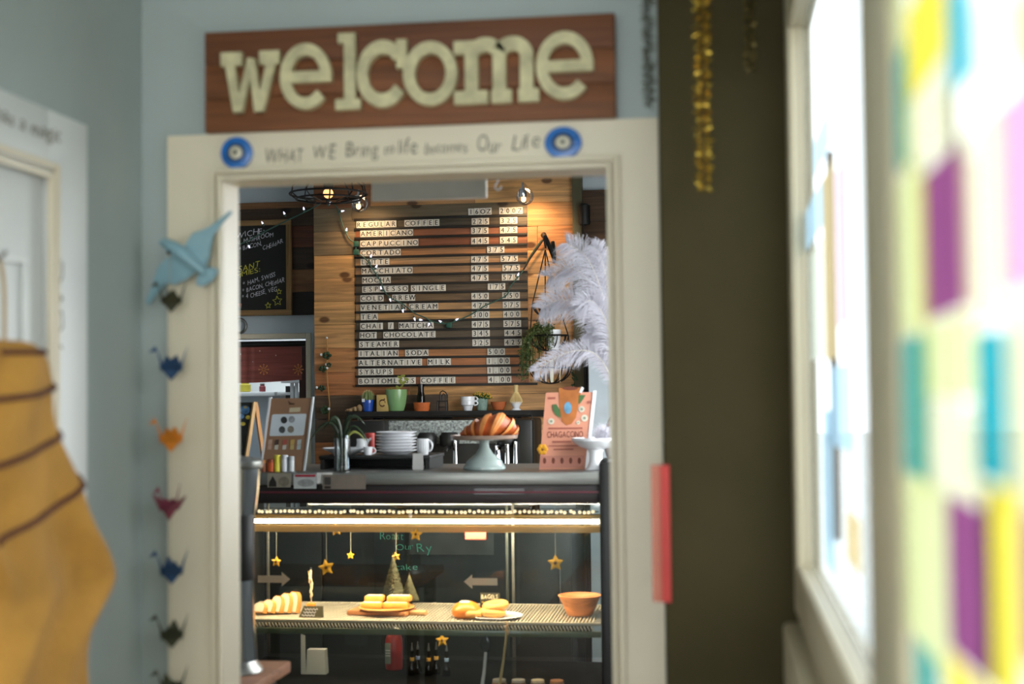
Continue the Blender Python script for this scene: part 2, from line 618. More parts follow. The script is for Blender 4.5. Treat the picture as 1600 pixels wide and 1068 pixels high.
YL, DL = Yw - 0.018, 0.018
def fin(p): 
    bmesh.ops.remove_doubles(p.b.bm, verts=p.b.bm.verts, dist=0.00002)
    return p.b
def L_w(box):
    p = Pen(box, YL, DL)
    p.poly([(.07, .80), (.23, .80), (.35, 0), (.21, 0)])
    p.poly([(.23, 0), (.36, 0), (.58, .88), (.46, .90)])
    p.poly([(.46, .90), (.58, .88), (.71, 0), (.57, 0)])
    p.poly([(.58, 0), (.72, 0), (.94, .80), (.78, .80)])
    p.rect(0, .78, .36, 1); p.rect(.66, .78, 1, 1)
    return p.b
def L_e(box):
    p = Pen(box, YL, DL)
    p.arc(.5, .5, .5, .5, .23, .20, -20, 0, 4) if False else None
    p.arc(.49, .5, .49, .5, .20, .18, 0, 318, 34)
    p.rect(.14, .41, .98, .58)
    return p.b
def L_l(box):
    p = Pen(box, YL, DL)
    p.rect(.36, .08, .80, 1); p.rect(0, 0, 1, .135); p.rect(.12, .875, .5, 1)
    return p.b
def L_c(box):
    p = Pen(box, YL, DL)
    p.arc(.52, .49, .52, .49, .22, .20, 38, 325, 32)
    p.rect(.80, .56, 1.0, .98)
    return p.b
def L_o(box):
    p = Pen(box, YL, DL)
    p.arc(.5, .5, .5, .5, .21, .19, 0, 360, 40)
    return p.b
def L_m(box):
    p = Pen(box, YL, DL)
    for x0, f0, f1 in ((.13, 0, .40), (.46, .44, .68), (.78, .76, 1.0)):
        p.rect(x0, .05, x0 + .155, .74); p.rect(f0, 0, f1, .20)
    p.rect(.13, .70, .285, .96); p.rect(0, .76, .2, .96)
    p.arc(.375, .70, .245, .30, .155, .22, 0, 150, 16)
    p.arc(.695, .70, .245, .30, .155, .22, 0, 150, 16)
    return p.b
for ch, f_, bx in (('w', L_w, (343, 438, 80, 175)), ('e', L_e, (436, 520, 67, 171)), ('l', L_l, (523, 563, 51, 171)), ('c', L_c, (556, 636, 60, 168)),
                   ('o', L_o, (629, 715, 64, 165)), ('m', L_m, (708, 842, 57, 161)), ('e', L_e, (837, 929, 48, 156))):
    obj('letter', f_(bx), M_let, ws)

# ---------------------------------------------------------------- evil-eye charms
for px, py, rx, ry, lb in ((370, 239, 25, 25, 'round blue eye charm beside the start of the handwriting'),
                           (880, 223, 29, 25, 'wider oval blue eye charm at the end of the handwriting')):
    p = P(px, py, YC - 0.006); k = mpp(p)
    t = thing('eye_charm', lb, 'charm', p, 'blue eye charms on the doorway')
    ax = Matrix.Rotation(R(90), 3, 'X')
    def disc(f, y0, y1, nm, m):
        bb = B(); n = 28; r_ = []
        for yy, ff in ((y0, f), (y1, f), (y1 - 0.002, f * .8)):
            r_.append([p + Vector((rx*k*ff*math.cos(2*PI*i/n), yy, ry*k*ff*math.sin(2*PI*i/n))) for i in range(n)])
        return obj(nm, bb.rings(r_), m, t)
    disc(1.0, 0.006, -0.004, 'blue_glass', mat('cobalt_glass', (38, 110, 190), 0.25, var=0.15, scale=40))
    disc(0.60, -0.004, -0.0065, 'navy_ring', mat('navy_glass', (22, 58, 100), 0.3))
    disc(0.40, -0.005, -0.009, 'white_ring', mat('milk_glass', (222, 214, 190), 0.3))
    disc(0.14, -0.008, -0.012, 'pupil', M_black)

# ---------------------------------------------------------------- ceramic bird
M_bird = mat('pale_blue_glaze', (136, 174, 186), 0.28, var=0.08, scale=20, coat=0.3)
Yb_ = YC - 0.05
def bp(x, y, dy=0.0): return P(220 + x / 5.93, 320 + y / 5.93, Yb_ + dy)
bird = thing('bird_ornament', 'pale blue glazed swallow ornament on the doorway casing', 'ornament', bp(420, 480))
def wing(pts, name, tilt):
    bb = B()
    q = [bp(x, y, tilt * i_) for x, y, i_ in pts]
    bb.prism(q, (0, 0.009, 0))
    bmesh.ops.bevel(bb.bm, geom=[e for e in bb.bm.edges], offset=0.0025, segments=2, affect='EDGES')
    obj(name, bb, M_bird, bird)
wing([(400, 380, 0), (430, 325, 0), (480, 255, .2), (640, 212, .5), (830, 45, 1), (848, 62, 1), (725, 195, .7), (655, 280, .4), (640, 450, .2), (600, 565, 0), (540, 550, 0)], 'wing', 0.02)
wing([(300, 440, 0), (160, 560, .3), (110, 720, .6), (38, 900, 1), (70, 932, 1), (135, 830, .8), (225, 715, .5), (300, 742, .4), (420, 690, .2), (500, 630, 0), (520, 580, 0)], 'wing', 0.02)
wing([(560, 560, 0), (600, 578, 0), (700, 583, 0), (716, 612, 0), (660, 700, 0), (570, 757, 0), (503, 740, 0), (520, 650, 0)], 'tail', 0.0)
k = mpp(bp(400, 450))
path = [(178, 352, 4), (205, 352, 7), (240, 362, 9), (300, 395, 11), (380, 450, 12), (450, 510, 10), (520, 570, 8), (590, 630, 6)]
obj('body', B().tube([bp(x, y, -0.004) for x, y, r in path], [r * k for x, y, r in path], 12), M_bird, bird)
obj('mounting_pin', B().cyl(bp(400, 450, 0.0), bp(400, 450, 0.056), 0.004), M_iron, bird)

# ---------------------------------------------------------------- paper crane garland
Yg = YC - 0.06
gx = P(266, 700, Yg).x
gar = thing('crane_garland', 'string of folded paper cranes hanging beside the doorway casing', 'garland', (gx, Yg, 2.0))
top = P(266, 395, Yg).z; bot = 0.80
obj('string', B().cyl((gx, Yg, bot), (gx, Yg, top), 0.0009, seg=5), mat('thread', (170, 165, 150), 0.8), gar)
obj('nail', B().cyl((gx, Yg - 0.004, top), (gx, YF, top), 0.0022, seg=8), M_iron, gar)
obj('nail_head', B().cyl((gx, Yg - 0.007, top), (gx, Yg - 0.004, top), 0.005, seg=10), M_iron, gar)
def crane(px, py, s, colr, yaw, nm):
    c = P(px, py, Yg); c.x = gx + (px - 266) * mpp(c); k = mpp(c) * s
    m = mat('paper_' + nm, colr, 0.7, var=0.12, scale=40)
    bb = B()
    rot = Matrix.Rotation(R(yaw), 3, 'Z')
    def v(x, y, z): return c + rot @ (Vector((x, y, z)) * k)
    def tri(*p):
        n = (p[1] - p[0]).cross(p[2] - p[0]).normalized() * 0.0012
        bb.prism(p, n)
    # body diamond, neck, tail, two wings
    tri(v(-11, 0, -1), v(11, 0, -1), v(0, 0, -14)); tri(v(-11, -2, -1), v(0, -5, 6), v(11, -2, -1)); tri(v(-11, 2, -1), v(0, 5, 6), v(11, 2, -1)); tri(v(-10, -4, 0), v(10, -4, 0), v(0, -1, -13))
    tri(v(-9, 0, -3), v(-4, 0, -8), v(-14, 0, 17)); tri(v(9, 0, -3), v(4, 0, -8), v(15, 0, 18))
    tri(v(-14, 0, 17), v(-13, 0, 12), v(-20, 0, 11))
    tri(v(-10, -2, -5), v(10, -2, -5), v(0, -20, 9)); tri(v(-10, 2, -5), v(10, 2, -5), v(0, 20, 9))
    o = obj('paper_crane', bb, m, gar, False)
    o['label'] = nm.replace('_', ' ') + ' paper crane'
crane(268, 466, 1.6, (58, 56, 34), 28, 'dark_olive')
crane(268, 570, 1.75, (36, 72, 112), 35, 'navy_blue')
crane(267, 682, 1.75, (232, 140, 36), 10, 'orange')
crane(264, 788, 1.75, (136, 58, 78), 70, 'maroon')
crane(268, 888, 1.75, (36, 70, 110), 30, 'navy')
crane(268, 988, 1.75, (56, 58, 38), 15, 'dark_green')
crane(268, 1072, 1.75, (70, 72, 50), 40, 'moss_green')

# ---------------------------------------------------------------- red tag on casing edge
Yr_ = 2.874
p0 = P(1020, 940, Yr_); p1 = P(1046, 726, Yr_)
rt = thing('red_pennant', 'narrow red paper strip fixed between the casing and the dark wall', 'paper strip', ((p0.x + p1.x) / 2, Yr_, p0.z))
xm = p0.x + (p1.x - p0.x) * .52
obj('pink_fold', B().box((p0.x, Yr_ + .001, p0.z), (xm, Yr_ + .004, p1.z)), mat('pale_red_paper', (200, 118, 96), 0.6), rt)
obj('red_fold', B().box((xm, Yr_ - .004, p0.z), (p1.x, Yr_ + .004, p1.z)), mat('red_paper', (196, 44, 34), 0.5), rt)

# ---------------------------------------------------------------- tinsel garlands
def tinsel(px, y0, y1, Y, m, lb, wpx, clump):
    a = P(px, y0, Y); z = P(px + 3, y1, Y)
    t = thing('tinsel_garland', lb, 'garland', (a.x, Y, z.z), 'tinsel garlands over the dark wall')
    ztop = CEIL1 if y0 <= 0 else a.z
    obj('cord', B().cyl((a.x, Y, z.z), (a.x, Y, ztop), 0.0015, seg=6), M_iron, t)
    bb = B(); rnd = random.Random(int(px))
    n = int((a.z - z.z) / 0.0012)
    k = mpp(a)
    for i in range(n):
        zz = z.z + (a.z - z.z) * i / n
        for j in range(3):
            an = rnd.uniform(0, 2 * PI); r_ = wpx * k * rnd.uniform(.4, 1)
            c = Vector((a.x, Y, zz)); d = Vector((math.cos(an), math.sin(an) * .8, rnd.uniform(-.6, .4))) * r_
            s = Vector((rnd.uniform(-1, 1), rnd.uniform(-1, 1), rnd.uniform(-1, 1))).normalized() * 0.0019
            bb._faces([c, c + d + s, c + d - s], ((0, 1, 2),))
    o = obj('tinsel', bb, m, t, False); o['kind'] = 'stuff'
M_gold = mat('gold_tinsel', (214, 178, 70), 0.25, metal=0.85, var=0.3, scale=60)
M_dgold = mat('dull_gold_tinsel', (120, 104, 56), 0.35, metal=0.8, var=0.4, scale=60)
M_dgreen = mat('dark_green_tinsel', (74, 72, 48), 0.4, metal=0.5, var=0.4, scale=60)
tinsel(1011, -60, 165, 2.84, M_dgreen, 'dark green tinsel strand beside the welcome board', 13, 1)
tinsel(1095, -60, 297, 2.82, M_gold, 'long bright gold tinsel strand on the dark wall', 16, 1)
tinsel(1169, -60, 106, 2.82, M_dgold, 'short dull gold tinsel strand next to the cream window frame', 11, 1)

# ---------------------------------------------------------------- left door with casing
Xc = xL + 0.022
e1 = PX(137, 600, Xc); zc = PX(138, 196, Xc).z
Y1 = e1.y; Y0 = PX(76, 600, Xc).y; zc0 = PX(76, 274, Xc).z
tr = thing('trim_2', 'white casing around the side door behind the jacket', 'door frame', (xL, Y1, 0)); tr['kind'] = 'structure'
Yd0 = Y0 - 0.82
obj('side_board', B().box((xL, Y0, 0), (Xc, Y1, zc), 0.003), M_white, tr)
obj('side_board', B().box((xL, Yd0 - (Y1 - Y0), 0), (Xc, Yd0, zc), 0.003), M_white, tr)
obj('head_board', B().box((xL, Yd0, zc0), (Xc, Y0, zc), 0.003), M_white, tr)
for o_, w_ in ((0.012, 0.014), (-0.008, 0.014)):
    b = B()
    b.box((Xc, Y0 + o_, 0), (Xc + 0.012, Y0 + o_ + w_, zc0 + o_ + w_), 0.003)
    b.box((Xc, Yd0 - o_, zc0 + o_), (Xc + 0.012, Y0 + o_, zc0 + o_ + w_), 0.003)
    obj('moulding', b, M_cream, tr)
b = B()
q0 = PX(-8, 193, Xc); q1 = PX(96, 208, Xc)
put_text(b, 'has a magic', Vector((Xc + 0.0006, q0.y, PX(45, 206, Xc).z)), (0, 1, 0), V, 22 * mpp(q1), q1.y - q0.y, hand=.15, shear=.1, bold=-0.005)
for i in range(4):
    c = PX(89 + (i % 2) * 4, 394 + i * 25, Xc); pts = []
    for j in range(9):
        pts.append(c + Vector((0.001, 0.014 * math.sin(j * 1.3 + i) , -0.011 * j + 0.012 * math.cos(j * 2.1))))
    stroke(b, pts, 0.005, (1, 0, 0))
obj('handwriting', b, mat('faded_ink', (120, 112, 84), 0.7), tr, False)['label'] = 'faded marker handwriting on the white casing'
dr = thing('door_1', 'white panelled side door behind the mustard jacket', 'door', (xL, Yd0, 0)); dr['kind'] = 'structure'
obj('door_leaf', B().box((xL + 0.001, Yd0 + .003, 0.005), (xL + 0.010, Y0 - .003, zc0 - .004), 0.002), M_white, dr)
for z0_, z1_ in ((0.2, 0.85), (1.0, zc0 - 0.16)):
    b = B(); y0_, y1_ = Yd0 + .12, Y0 - .07
    for (ya, yb2, za, zb2) in ((y0_, y1_, z0_, z0_ + .02), (y0_, y1_, z1_ - .02, z1_), (y0_, y0_ + .02, z0_ + .02, z1_ - .02), (y1_ - .02, y1_, z0_ + .02, z1_ - .02)):
        b.box((xL + .010, ya, za), (xL + .018, yb2, zb2), .003)
    obj('panel_moulding', b, M_white, dr)

# ---------------------------------------------------------------- mustard jacket hanging on the door
edge = [(532, 40), (545, 58), (562, 69), (600, 72), (650, 67), (690, 75), (740, 92), (790, 104), (820, 118), (850, 138), (885, 151), (905, 149), (935, 137), (975, 122), (1010, 113), (1045, 112), (1080, 116), (1160, 118), (1260, 112)]
Xj = xL + 0.13
rings_ = []
rj = random.Random(3)
NJ = 56
jk_y = PX(20, 600, Xj).y
for i, (py, px) in enumerate(edge):
    q = PX(px, py, Xj)
    yr = q.y; wdt = 0.12 + min(1, i / 5) * 0.34 + max(0, i - 6) * 0.01
    cy = yr - wdt / 2; dx = 0.045 + min(1, i / 6) * 0.055
    ring = []
    for kx in range(NJ):
        a = 2 * PI * kx / NJ
        fold = 1 + (0.17 * math.sin(5 * a + i * .30) + 0.13 * math.sin(9 * a - i * .22)) * min(1, i / 4 + .2)
        ex = abs(math.cos(a)) ** .8 * math.copysign(1, math.cos(a)); ey = math.sin(a)
        x = Xj - 0.02 + dx * ey * fold
        x = max(x, xL + 0.036)
        ring.append(Vector((x, cy + wdt / 2 * ex * (1 if abs(ex) > .97 else (1 + .02 * math.sin(7 * a))), q.z)))
    rings_.append(ring)
jk = thing('jacket', 'mustard yellow knitted jacket with dark stripes hanging on the side door', 'jacket', (Xj, jk_y, 1.0))
M_must = mat('mustard_wool', (190, 138, 60), 0.9, var=0.16, scale=9, bump=0.5)
b = B().rings(list(reversed(rings_)))
bo = obj('jacket_body', b, M_must, jk)
sm = bo.modifiers.new('soft', 'SUBSURF'); sm.levels = 1; sm.render_levels = 2
# stripes: dark bands that follow the cloth surface
M_strp = mat('plum_stripe', (92, 52, 40), 0.9, var=0.2, scale=30)
def surf(i, a):
    i = max(0, min(len(rings_) - 1.001, i)); i0 = int(i); f = i - i0
    ka = (a / (2 * PI)) * NJ; k0 = int(ka) % NJ; g = ka - int(ka)
    def s(ii): return rings_[ii][k0].lerp(rings_[ii][(k0 + 1) % NJ], g)
    return s(i0).lerp(s(i0 + 1), f)
for (i0, i1) in ((2.6, 3.6), (3.5, 5.8), (4.4, 7.8), (1.1, 1.6)):
    pts = []
    for j in range(16):
        f = j / 15; a = PI * (0.04 + .66 * f)
        pts.append(surf(i0 + (i1 - i0) * f ** .8, a) + Vector((0.003, 0, 0)))
    obj('stripe', B().tube(pts, 0.0052, 6), M_strp, jk)
# sleeve cuff lining at the lower edge
for j in range(5):
    q = PX(92 + j * 6, 1030 + j * 6, Xj + 0.02); q2 = PX(98 + j * 6, 1085, Xj + 0.02)
    obj('fringe', B().tube([q, (q + q2) / 2 + Vector((0.004, 0.003, 0)), q2], [.005, .006, .004], 6), mat('fringe_grey' if j % 2 else 'fringe_gold', (84, 80, 62) if j % 2 else (176, 128, 60), 0.9), jk)
# hanging loop + hook
hk = PX(0, 412, Xj - 0.06); pts = []
for j in range(15):
    f = j / 14
    q = PX(-22 + 40 * math.sin(PI * f) if f > .5 else -22 + 40 * math.sin(PI * f), 0, Xj)
c_ = PX(-6, 470, Xj - 0.05)
pts = [c_ + Vector((0, 0.028 * math.cos(a_), 0.075 * math.sin(a_))) for a_ in [PI * t_ / 14 for t_ in range(15)]]
pts = [pts[0] - Vector((0, 0, .10))] + pts + [pts[-1] - Vector((0, 0, .10))]
obj('hanging_loop', B().tube(pts, 0.0035, 6), mat('tan_cord', (190, 160, 110), 0.8), jk)
hkp = c_ + Vector((0, 0, .072))
ho = B().tube([(xL + .016, hkp.y, hkp.z + .03), (hkp.x - .01, hkp.y, hkp.z + .015), (hkp.x, hkp.y, hkp.z - .004), (hkp.x + .018, hkp.y, hkp.z + .012)], .004, 8)
ho.cyl((xL + .010, hkp.y, hkp.z + .03), (xL + .018, hkp.y, hkp.z + .03), .018)
tag(obj('coat_hook', ho, M_steel), 'small metal coat hook holding the mustard jacket', 'hook')

# ---------------------------------------------------------------- right-hand windows
def win_frame(w, y0, y1, z0, z1, pr, wd):
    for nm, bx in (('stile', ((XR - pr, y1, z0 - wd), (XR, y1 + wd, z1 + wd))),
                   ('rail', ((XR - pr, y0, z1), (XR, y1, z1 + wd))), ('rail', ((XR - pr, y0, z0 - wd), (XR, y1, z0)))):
        obj(nm, B().box(bx[0], bx[1], 0.006), M_cream_shaded, w)
XF = XR - .022
w1 = thing('window_1', 'window covered with squares of coloured film', 'window', (XR, (wa0 + wa1) / 2, waz0)); w1['kind'] = 'structure'
obj('film_glass', B().box((XF + .003, wam, waz0), (XF + .006, wa1, waz1)), pane('frosted_glass', (.52, .52, .49), 0.0, 0.15, (.8, .82, .76)), w1)
obj('added_clear_glass', B().box((XR + .008, wa0, waz0), (XR + .012, wam - .03, waz1)), M_glass, w1)  # unseen clear panes, out of frame, added to brighten the room
obj('mullion', B().box((XF, wam - .03, waz0), (XR + .022, wam, waz1), .003), M_cream_shaded, w1)
obj('sash_rail', B().box((XF, wam, waz0 - .06), (XR, wa1, waz0), .003), M_cream_shaded, w1)
obj('sash_rail', B().box((XF, wam, waz1), (XR, wa1, waz1 + .06), .003), M_cream_shaded, w1)
w2 = thing('window_2', 'narrow cream framed window between the dark wall and the coloured window', 'window', (XR, (wb0 + wb1) / 2, wbz0)); w2['kind'] = 'structure'
win_frame(w2, wb0, wb1, wbz0, wbz1, 0.022, 0.10)
obj('stile', B().box((XR - .026, wa1 + .002, waz0 - .1), (XR, wb0 - .012, waz1 + .06), .006), M_cream_shaded, w2)
obj('glass', B().box((XR + .008, wb0, wbz0), (XR + .012, wb1, wbz1)), pane('window_glass', (.50, .52, .53), .0), w2)
films = {'purple': (.45, .24, .43), 'pink': (.72, .52, .68), 'teal': (.30, .55, .55), 'blue': (.10, .52, .64), 'yellow': (.80, .74, .27), 'pale': (.74, .77, .60), 'cream': (.78, .78, .72), 'dark': (.16, .14, .10), 'gold': (.65, .50, .15), 'sky': (.66, .76, .82), 'rose': (.80, .64, .72), 'sand': (.80, .70, .52)}
def film(c, px0, px1, py0, py1, X=XF, par=None, t=.0008):
    pc = PX((px0 + px1) / 2, (py0 + py1) / 2, X)
    ya, yb = PX(px1, 600, X).y, PX(px0, 600, X).y
    za, zb_ = PX((px0 + px1) / 2, py1, X).z, PX((px0 + px1) / 2, py0, X).z
    ya = max(ya, wam if par is None else wb0); yb = min(yb, wa1 if par is None else wb1)
    za = max(za, 0.955 if par is None else wbz0)
    o = obj('film_square', B().box((X, ya, za), (X + t, yb, zb_)), pane('film_' + c, films[c], 0.0, 0.35, tuple(v * 1.1 for v in films[c])), w1 if par is None else par, False)
    o['label'] = c + ' film square'
for f_ in (('pale', 1392, 1424, -60, 70), ('teal', 1392, 1426, 72, 262), ('pale', 1395, 1446, 268, 520), ('teal', 1404, 1450, 525, 742), ('pale', 1402, 1470, 748, 1000), ('teal', 1420, 1456, 1004, 1120),
           ('yellow', 1428, 1490, -60, 105), ('cream', 1432, 1492, 110, 228), ('purple', 1450, 1512, 236, 488), ('pale', 1448, 1518, 498, 622), ('cream', 1452, 1526, 634, 772), ('purple', 1474, 1534, 782, 1030), ('yellow', 1470, 1528, 1036, 1200),
           ('blue', 1494, 1530, -60, 125), ('dark', 1496, 1508, 128, 232), ('cream', 1514, 1562, 180, 500), ('gold', 1516, 1524, 236, 500), ('blue', 1524, 1572, 512, 752), ('dark', 1530, 1544, 760, 1060), ('yellow', 1546, 1588, 760, 1100),
           ('cream', 1534, 1600, -60, 110), ('pink', 1568, 1680, 100, 446), ('cream', 1576, 1660, 456, 800), ('purple', 1592, 1680, 812, 1060), ('yellow', 1608, 1700, -80, 90), ('blue', 1690, 1790, 110, 420), ('teal', 1680, 1790, 470, 800), ('yellow', 1426, 1431, 110, 262), ('yellow', 1442, 1448, 268, 770), ('yellow', 1494, 1500, 130, 232), ('yellow', 1519, 1524, 500, 774), ('yellow', 1562, 1567, 130, 500), ('gold', 1536, 1541, 500, 756), ('yellow', 1574, 1580, 520, 756), ('gold', 1590, 1596, 460, 800)):
    film(*f_)
for f_ in (('sky', 1278, 1304, 172, 236), ('sky', 1262, 1290, 296, 366), ('sand', 1290, 1310, 250, 560), ('rose', 1312, 1330, 240, 505), ('cream', 1268, 1288, 380, 560), ('sky', 1296, 1330, 570, 700), ('sky', 1284, 1300, 640, 880), ('sand', 1318, 1340, 800, 880)):
    film(*f_, X=XR + .006, par=w2)
yq = PX(1304, 600, XR + .02).y
obj('glazing_bar', B().box((XR + .013, yq - .05, wbz0 + .1), (XR + .022, yq, 1.95)), mat('tan_bar', (120, 96, 66), 0.5), w2)
# boxed sill beneath the second window
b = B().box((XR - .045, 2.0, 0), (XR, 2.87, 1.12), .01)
struct(obj('trim_3', b, M_cream_shaded), 'cream boxed ledge below the narrow window', 'ledge')

# =================================================================== ROOM 2 (the cafe behind the doorway)
YW = 8.0           # face of the plank wall
YR = 8.34          # recessed wall on the left, behind it the kitchen
xw0, xw1 = P(491, 500, YW).x, P(897, 500, YW).x
xr1 = P(491, 500, YR).x
# hatch opening in the recessed wall
hx0, hx1 = P(300, 600, YR).x, P(480, 600, YR).x
hz1 = P(430, 529, YR).z
M_cool = mat('cool_white_paint', (200, 210, 216), 0.6, var=0.03)
b = B()
b.box((xw0, YW + .025, 0), (X2R, YW + .125, CEIL2))
struct(obj('wall_rear', b, M_cool), 'rear cafe wall behind the planks', 'wall')
b = B()
b.box((X2L, YR, 0), (hx0, YR + .1, CEIL2)); b.box((hx1, YR, 0), (xw0 + .2, YR + .1, CEIL2))
b.box((hx0, YR, hz1), (hx1, YR + .1, CEIL2))
b.box((hx0, YR, 0), (hx1, YR + .1, 0.9))
b.box((xw0, YW + .125, 0), (xw0 + .1, YR, CEIL2))
struct(obj('wall_recess', b, M_cool), 'cool white recessed wall around the kitchen hatch', 'wall')
b = B().box((X2L - .1, YB, 0), (X2L, Y2B, CEIL2))
struct(obj('wall_cafe_left', b, M_cool), 'cool white side wall of the cafe', 'wall')
b = B().box((X2L, Y2B, 0), (X2R + .1, Y2B + .1, CEIL2))
struct(obj('wall_kitchen', b, M_white), 'white wall of the kitchen seen through the hatch', 'wall')
# right cafe wall with a wide window out of frame
wy0, wy1, wz0_, wz1_ = 4.3, 6.9, 1.1, 2.4
b = B()
b.box((X2R, YB, 0), (X2R + .1, Y2B, wz0_)); b.box((X2R, YB, wz1_), (X2R + .1, Y2B, CEIL2))
b.box((X2R, YB, wz0_), (X2R + .1, wy0, wz1_)); b.box((X2R, wy1, wz0_), (X2R + .1, Y2B, wz1_))
struct(obj('wall_cafe_right', b, M_cool), 'cool white cafe wall with the daylight window', 'wall')
portal('sky_portal', (X2R + .13, (wy0 + wy1) / 2, (wz0_ + wz1_) / 2), (0, R(90), 0), wz1_ - wz0_, wy1 - wy0)
b = B().box((X2L - .1, YB, CEIL2), (X2R + .1, Y2B + .1, CEIL2 + .1))
struct(obj('ceiling_cafe', b, mat('pale_blue_ceiling', (196, 206, 214), 0.8, var=0.03)), 'pale blue-white ceiling of the cafe', 'ceiling')

# ---------------------------------------------------------------- plank cladding
pw = thing('plank_wall', 'wall of mixed reclaimed timber planks behind the menu board', 'plank wall', ((xw0 + xw1) / 2, YW, 0)); pw['kind'] = 'structure'
ys = [253, 289, 325.5, 362, 398.5, 434.7, 471, 507, 544, 581.6, 618, 654.7, 691, 728, 765]
tan = (196, 142, 78); tan2 = (182, 128, 68); gold = (204, 150, 82); gry = (116, 98, 70); gry2 = (138, 112, 76); dkb = (88, 68, 48); orn = (176, 108, 52); orn2 = (150, 86, 42)
rows = [
    [(491, 700, tan), (700, 897, gold)],
    [(491, 579, (122, 74, 38)), (579, 742, tan2), (742, 897, gold)],
    [(491, 640, gry), (640, 810, gry), (810, 897, (190, 130, 66))],
    [(491, 610, gry2), (610, 840, tan2), (840, 897, (186, 118, 56))],
    [(491, 700, gold), (700, 897, tan)],
    [(491, 650, tan), (650, 897, gold)],
    [(491, 720, gold), (720, 897, tan2)],
    [(491, 600, tan), (600, 897, tan)],
    [(491, 690, (188, 124, 62)), (690, 897, tan2)],
    [(491, 640, orn), (640, 897, tan)],
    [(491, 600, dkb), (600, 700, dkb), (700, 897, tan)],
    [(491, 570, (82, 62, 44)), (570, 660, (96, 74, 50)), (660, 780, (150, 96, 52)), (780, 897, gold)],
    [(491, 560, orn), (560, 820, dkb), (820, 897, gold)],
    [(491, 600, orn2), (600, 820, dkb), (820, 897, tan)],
]
rp = random.Random(5)
zs = [P(525, y, YW).z for y in ys]
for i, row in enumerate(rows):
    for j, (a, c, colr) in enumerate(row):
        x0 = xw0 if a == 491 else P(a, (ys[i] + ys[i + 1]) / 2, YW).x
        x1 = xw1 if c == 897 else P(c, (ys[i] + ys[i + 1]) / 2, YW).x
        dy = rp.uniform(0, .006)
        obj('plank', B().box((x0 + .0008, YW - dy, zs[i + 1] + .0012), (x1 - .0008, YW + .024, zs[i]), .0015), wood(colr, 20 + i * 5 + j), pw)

# dark timber on the recessed wall
pr_ = thing('dark_plank_wall', 'dark stained planks around the chalkboard', 'plank wall', ((hx0 + xr1) / 2, YR, 0)); pr_['kind'] = 'structure'
for i, (ya, yb_, colr, a, c) in enumerate(((316, 326, (140, 94, 52), 330, 495), (326, 354, (74, 54, 36), 330, 495), (354, 388, (112, 62, 38), 440, 495), (354, 388, (52, 42, 32), 330, 440), (388, 422, (66, 50, 36), 330, 495),
                                       (422, 457, (138, 92, 50), 330, 495), (457, 493, (40, 32, 26), 330, 495))):
    p0 = P(a, yb_, YR); z0 = P(440, yb_, YR).z; z1 = P(440, ya, YR).z
    x1 = P(c, 400, YR).x if c != 495 else xw0 - .0
    obj('plank', B().box((P(a, 400, YR).x, YR - .02, z0 + .001), (x1 - .001, YR, z1), .0015), wood(colr, 110 + i), pr_)

# ---------------------------------------------------------------- chalkboard
Yk = YR - .045
kx0, kx1 = P(300, 420, Yk).x, P(447, 420, Yk).x
kz0, kz1 = P(410, 484, Yk).z, P(410, 352, Yk).z
cb = thing('chalkboard', 'framed black chalkboard listing sandwiches beside the plank wall', 'chalkboard', ((kx0 + kx1) / 2, Yk, kz0))
obj('slate', B().box((kx0, Yk + .006, kz0), (kx1, Yk + .022, kz1)), mat('slate_black', (30, 31, 27), 0.7, var=0.15, scale=5), cb)
fw = 8.5 * mpp((kx1, Yk, kz0))
M_frame = wood((150, 112, 60), 130, knots=False)
obj('frame_rail', B().box((kx0 - fw, Yk - .004, kz0 - fw), (kx1 + fw, Yk + .024, kz0), .003), M_frame, cb)
obj('frame_rail', B().box((kx0 - fw, Yk - .004, kz1), (kx1 + fw, Yk + .024, kz1 + fw), .003), M_frame, cb)
obj('frame_stile', B().box((kx1, Yk - .004, kz0), (kx1 + fw, Yk + .024, kz1), .003), wood((150, 112, 60), 131, knots=False, axis='Z'), cb)
obj('frame_stile', B().box((kx0 - fw, Yk - .004, kz0), (kx0, Yk + .024, kz1), .003), wood((150, 112, 60), 131, knots=False, axis='Z'), cb)
Yt = Yk + .0055
def chalk(lines, m, nm):
    for s, a, y0, c, y1, h in lines:
        bb = B()
        p = P(a, y0, Yt); q = P(c, y1, Yt)
        put_text(bb, s, p, q - p, V, h * mpp(p), (q - p).length, hand=.13, lift=.0006)
        obj(nm, bb, m, cb, False)
M_ckw = mat('white_chalk', (214, 212, 222), 0.9, var=0.2, scale=80)
M_cky = mat('yellow_chalk', (206, 198, 76), 0.9, var=0.2, scale=80)
chalk((('SANDWICHE:', 332, 378, 414, 364, 9), ('BACON, MUSHROOM', 345, 388, 428, 369, 7), ('* BACON,', 373, 393, 410, 383, 7), ('CHEddAR', 411, 391, 443, 379, 7),
       ('* HAM, SWISS', 380, 447, 431, 431, 7), ('* BACON, CHEddAR', 379, 458, 445, 440, 7), ('* 4 CHEESE, VEG', 378, 468, 433, 454, 7)), M_ckw, 'white_lettering')
chalk((('CROISSANT', 336, 438, 407, 414, 9), ('SAMMIES:', 350, 439, 408, 424, 8)), M_cky, 'yellow_lettering')
chalk((('!!', 373, 480, 379, 479, 6),), mat('red_chalk', (220, 84, 60), 0.9), 'red_lettering')
b = B()
for cx, cy, r_ in ((433.5, 470, 8), (419, 477, 5), (436, 455.5, 4.5)):
    pts = []
    c = P(cx, cy, Yt); k = mpp(c)
    for j in range(11):
        a = PI / 2 + j * PI / 5 + .1; rr = r_ if j % 2 == 0 else r_ * .45
        pts.append(c + Vector((math.cos(a) * rr * k, -.0006, math.sin(a) * rr * k)))
    stroke(b, pts, .0045, (0, -1, 0))
obj('chalk_stars', b, M_cky, cb, False)

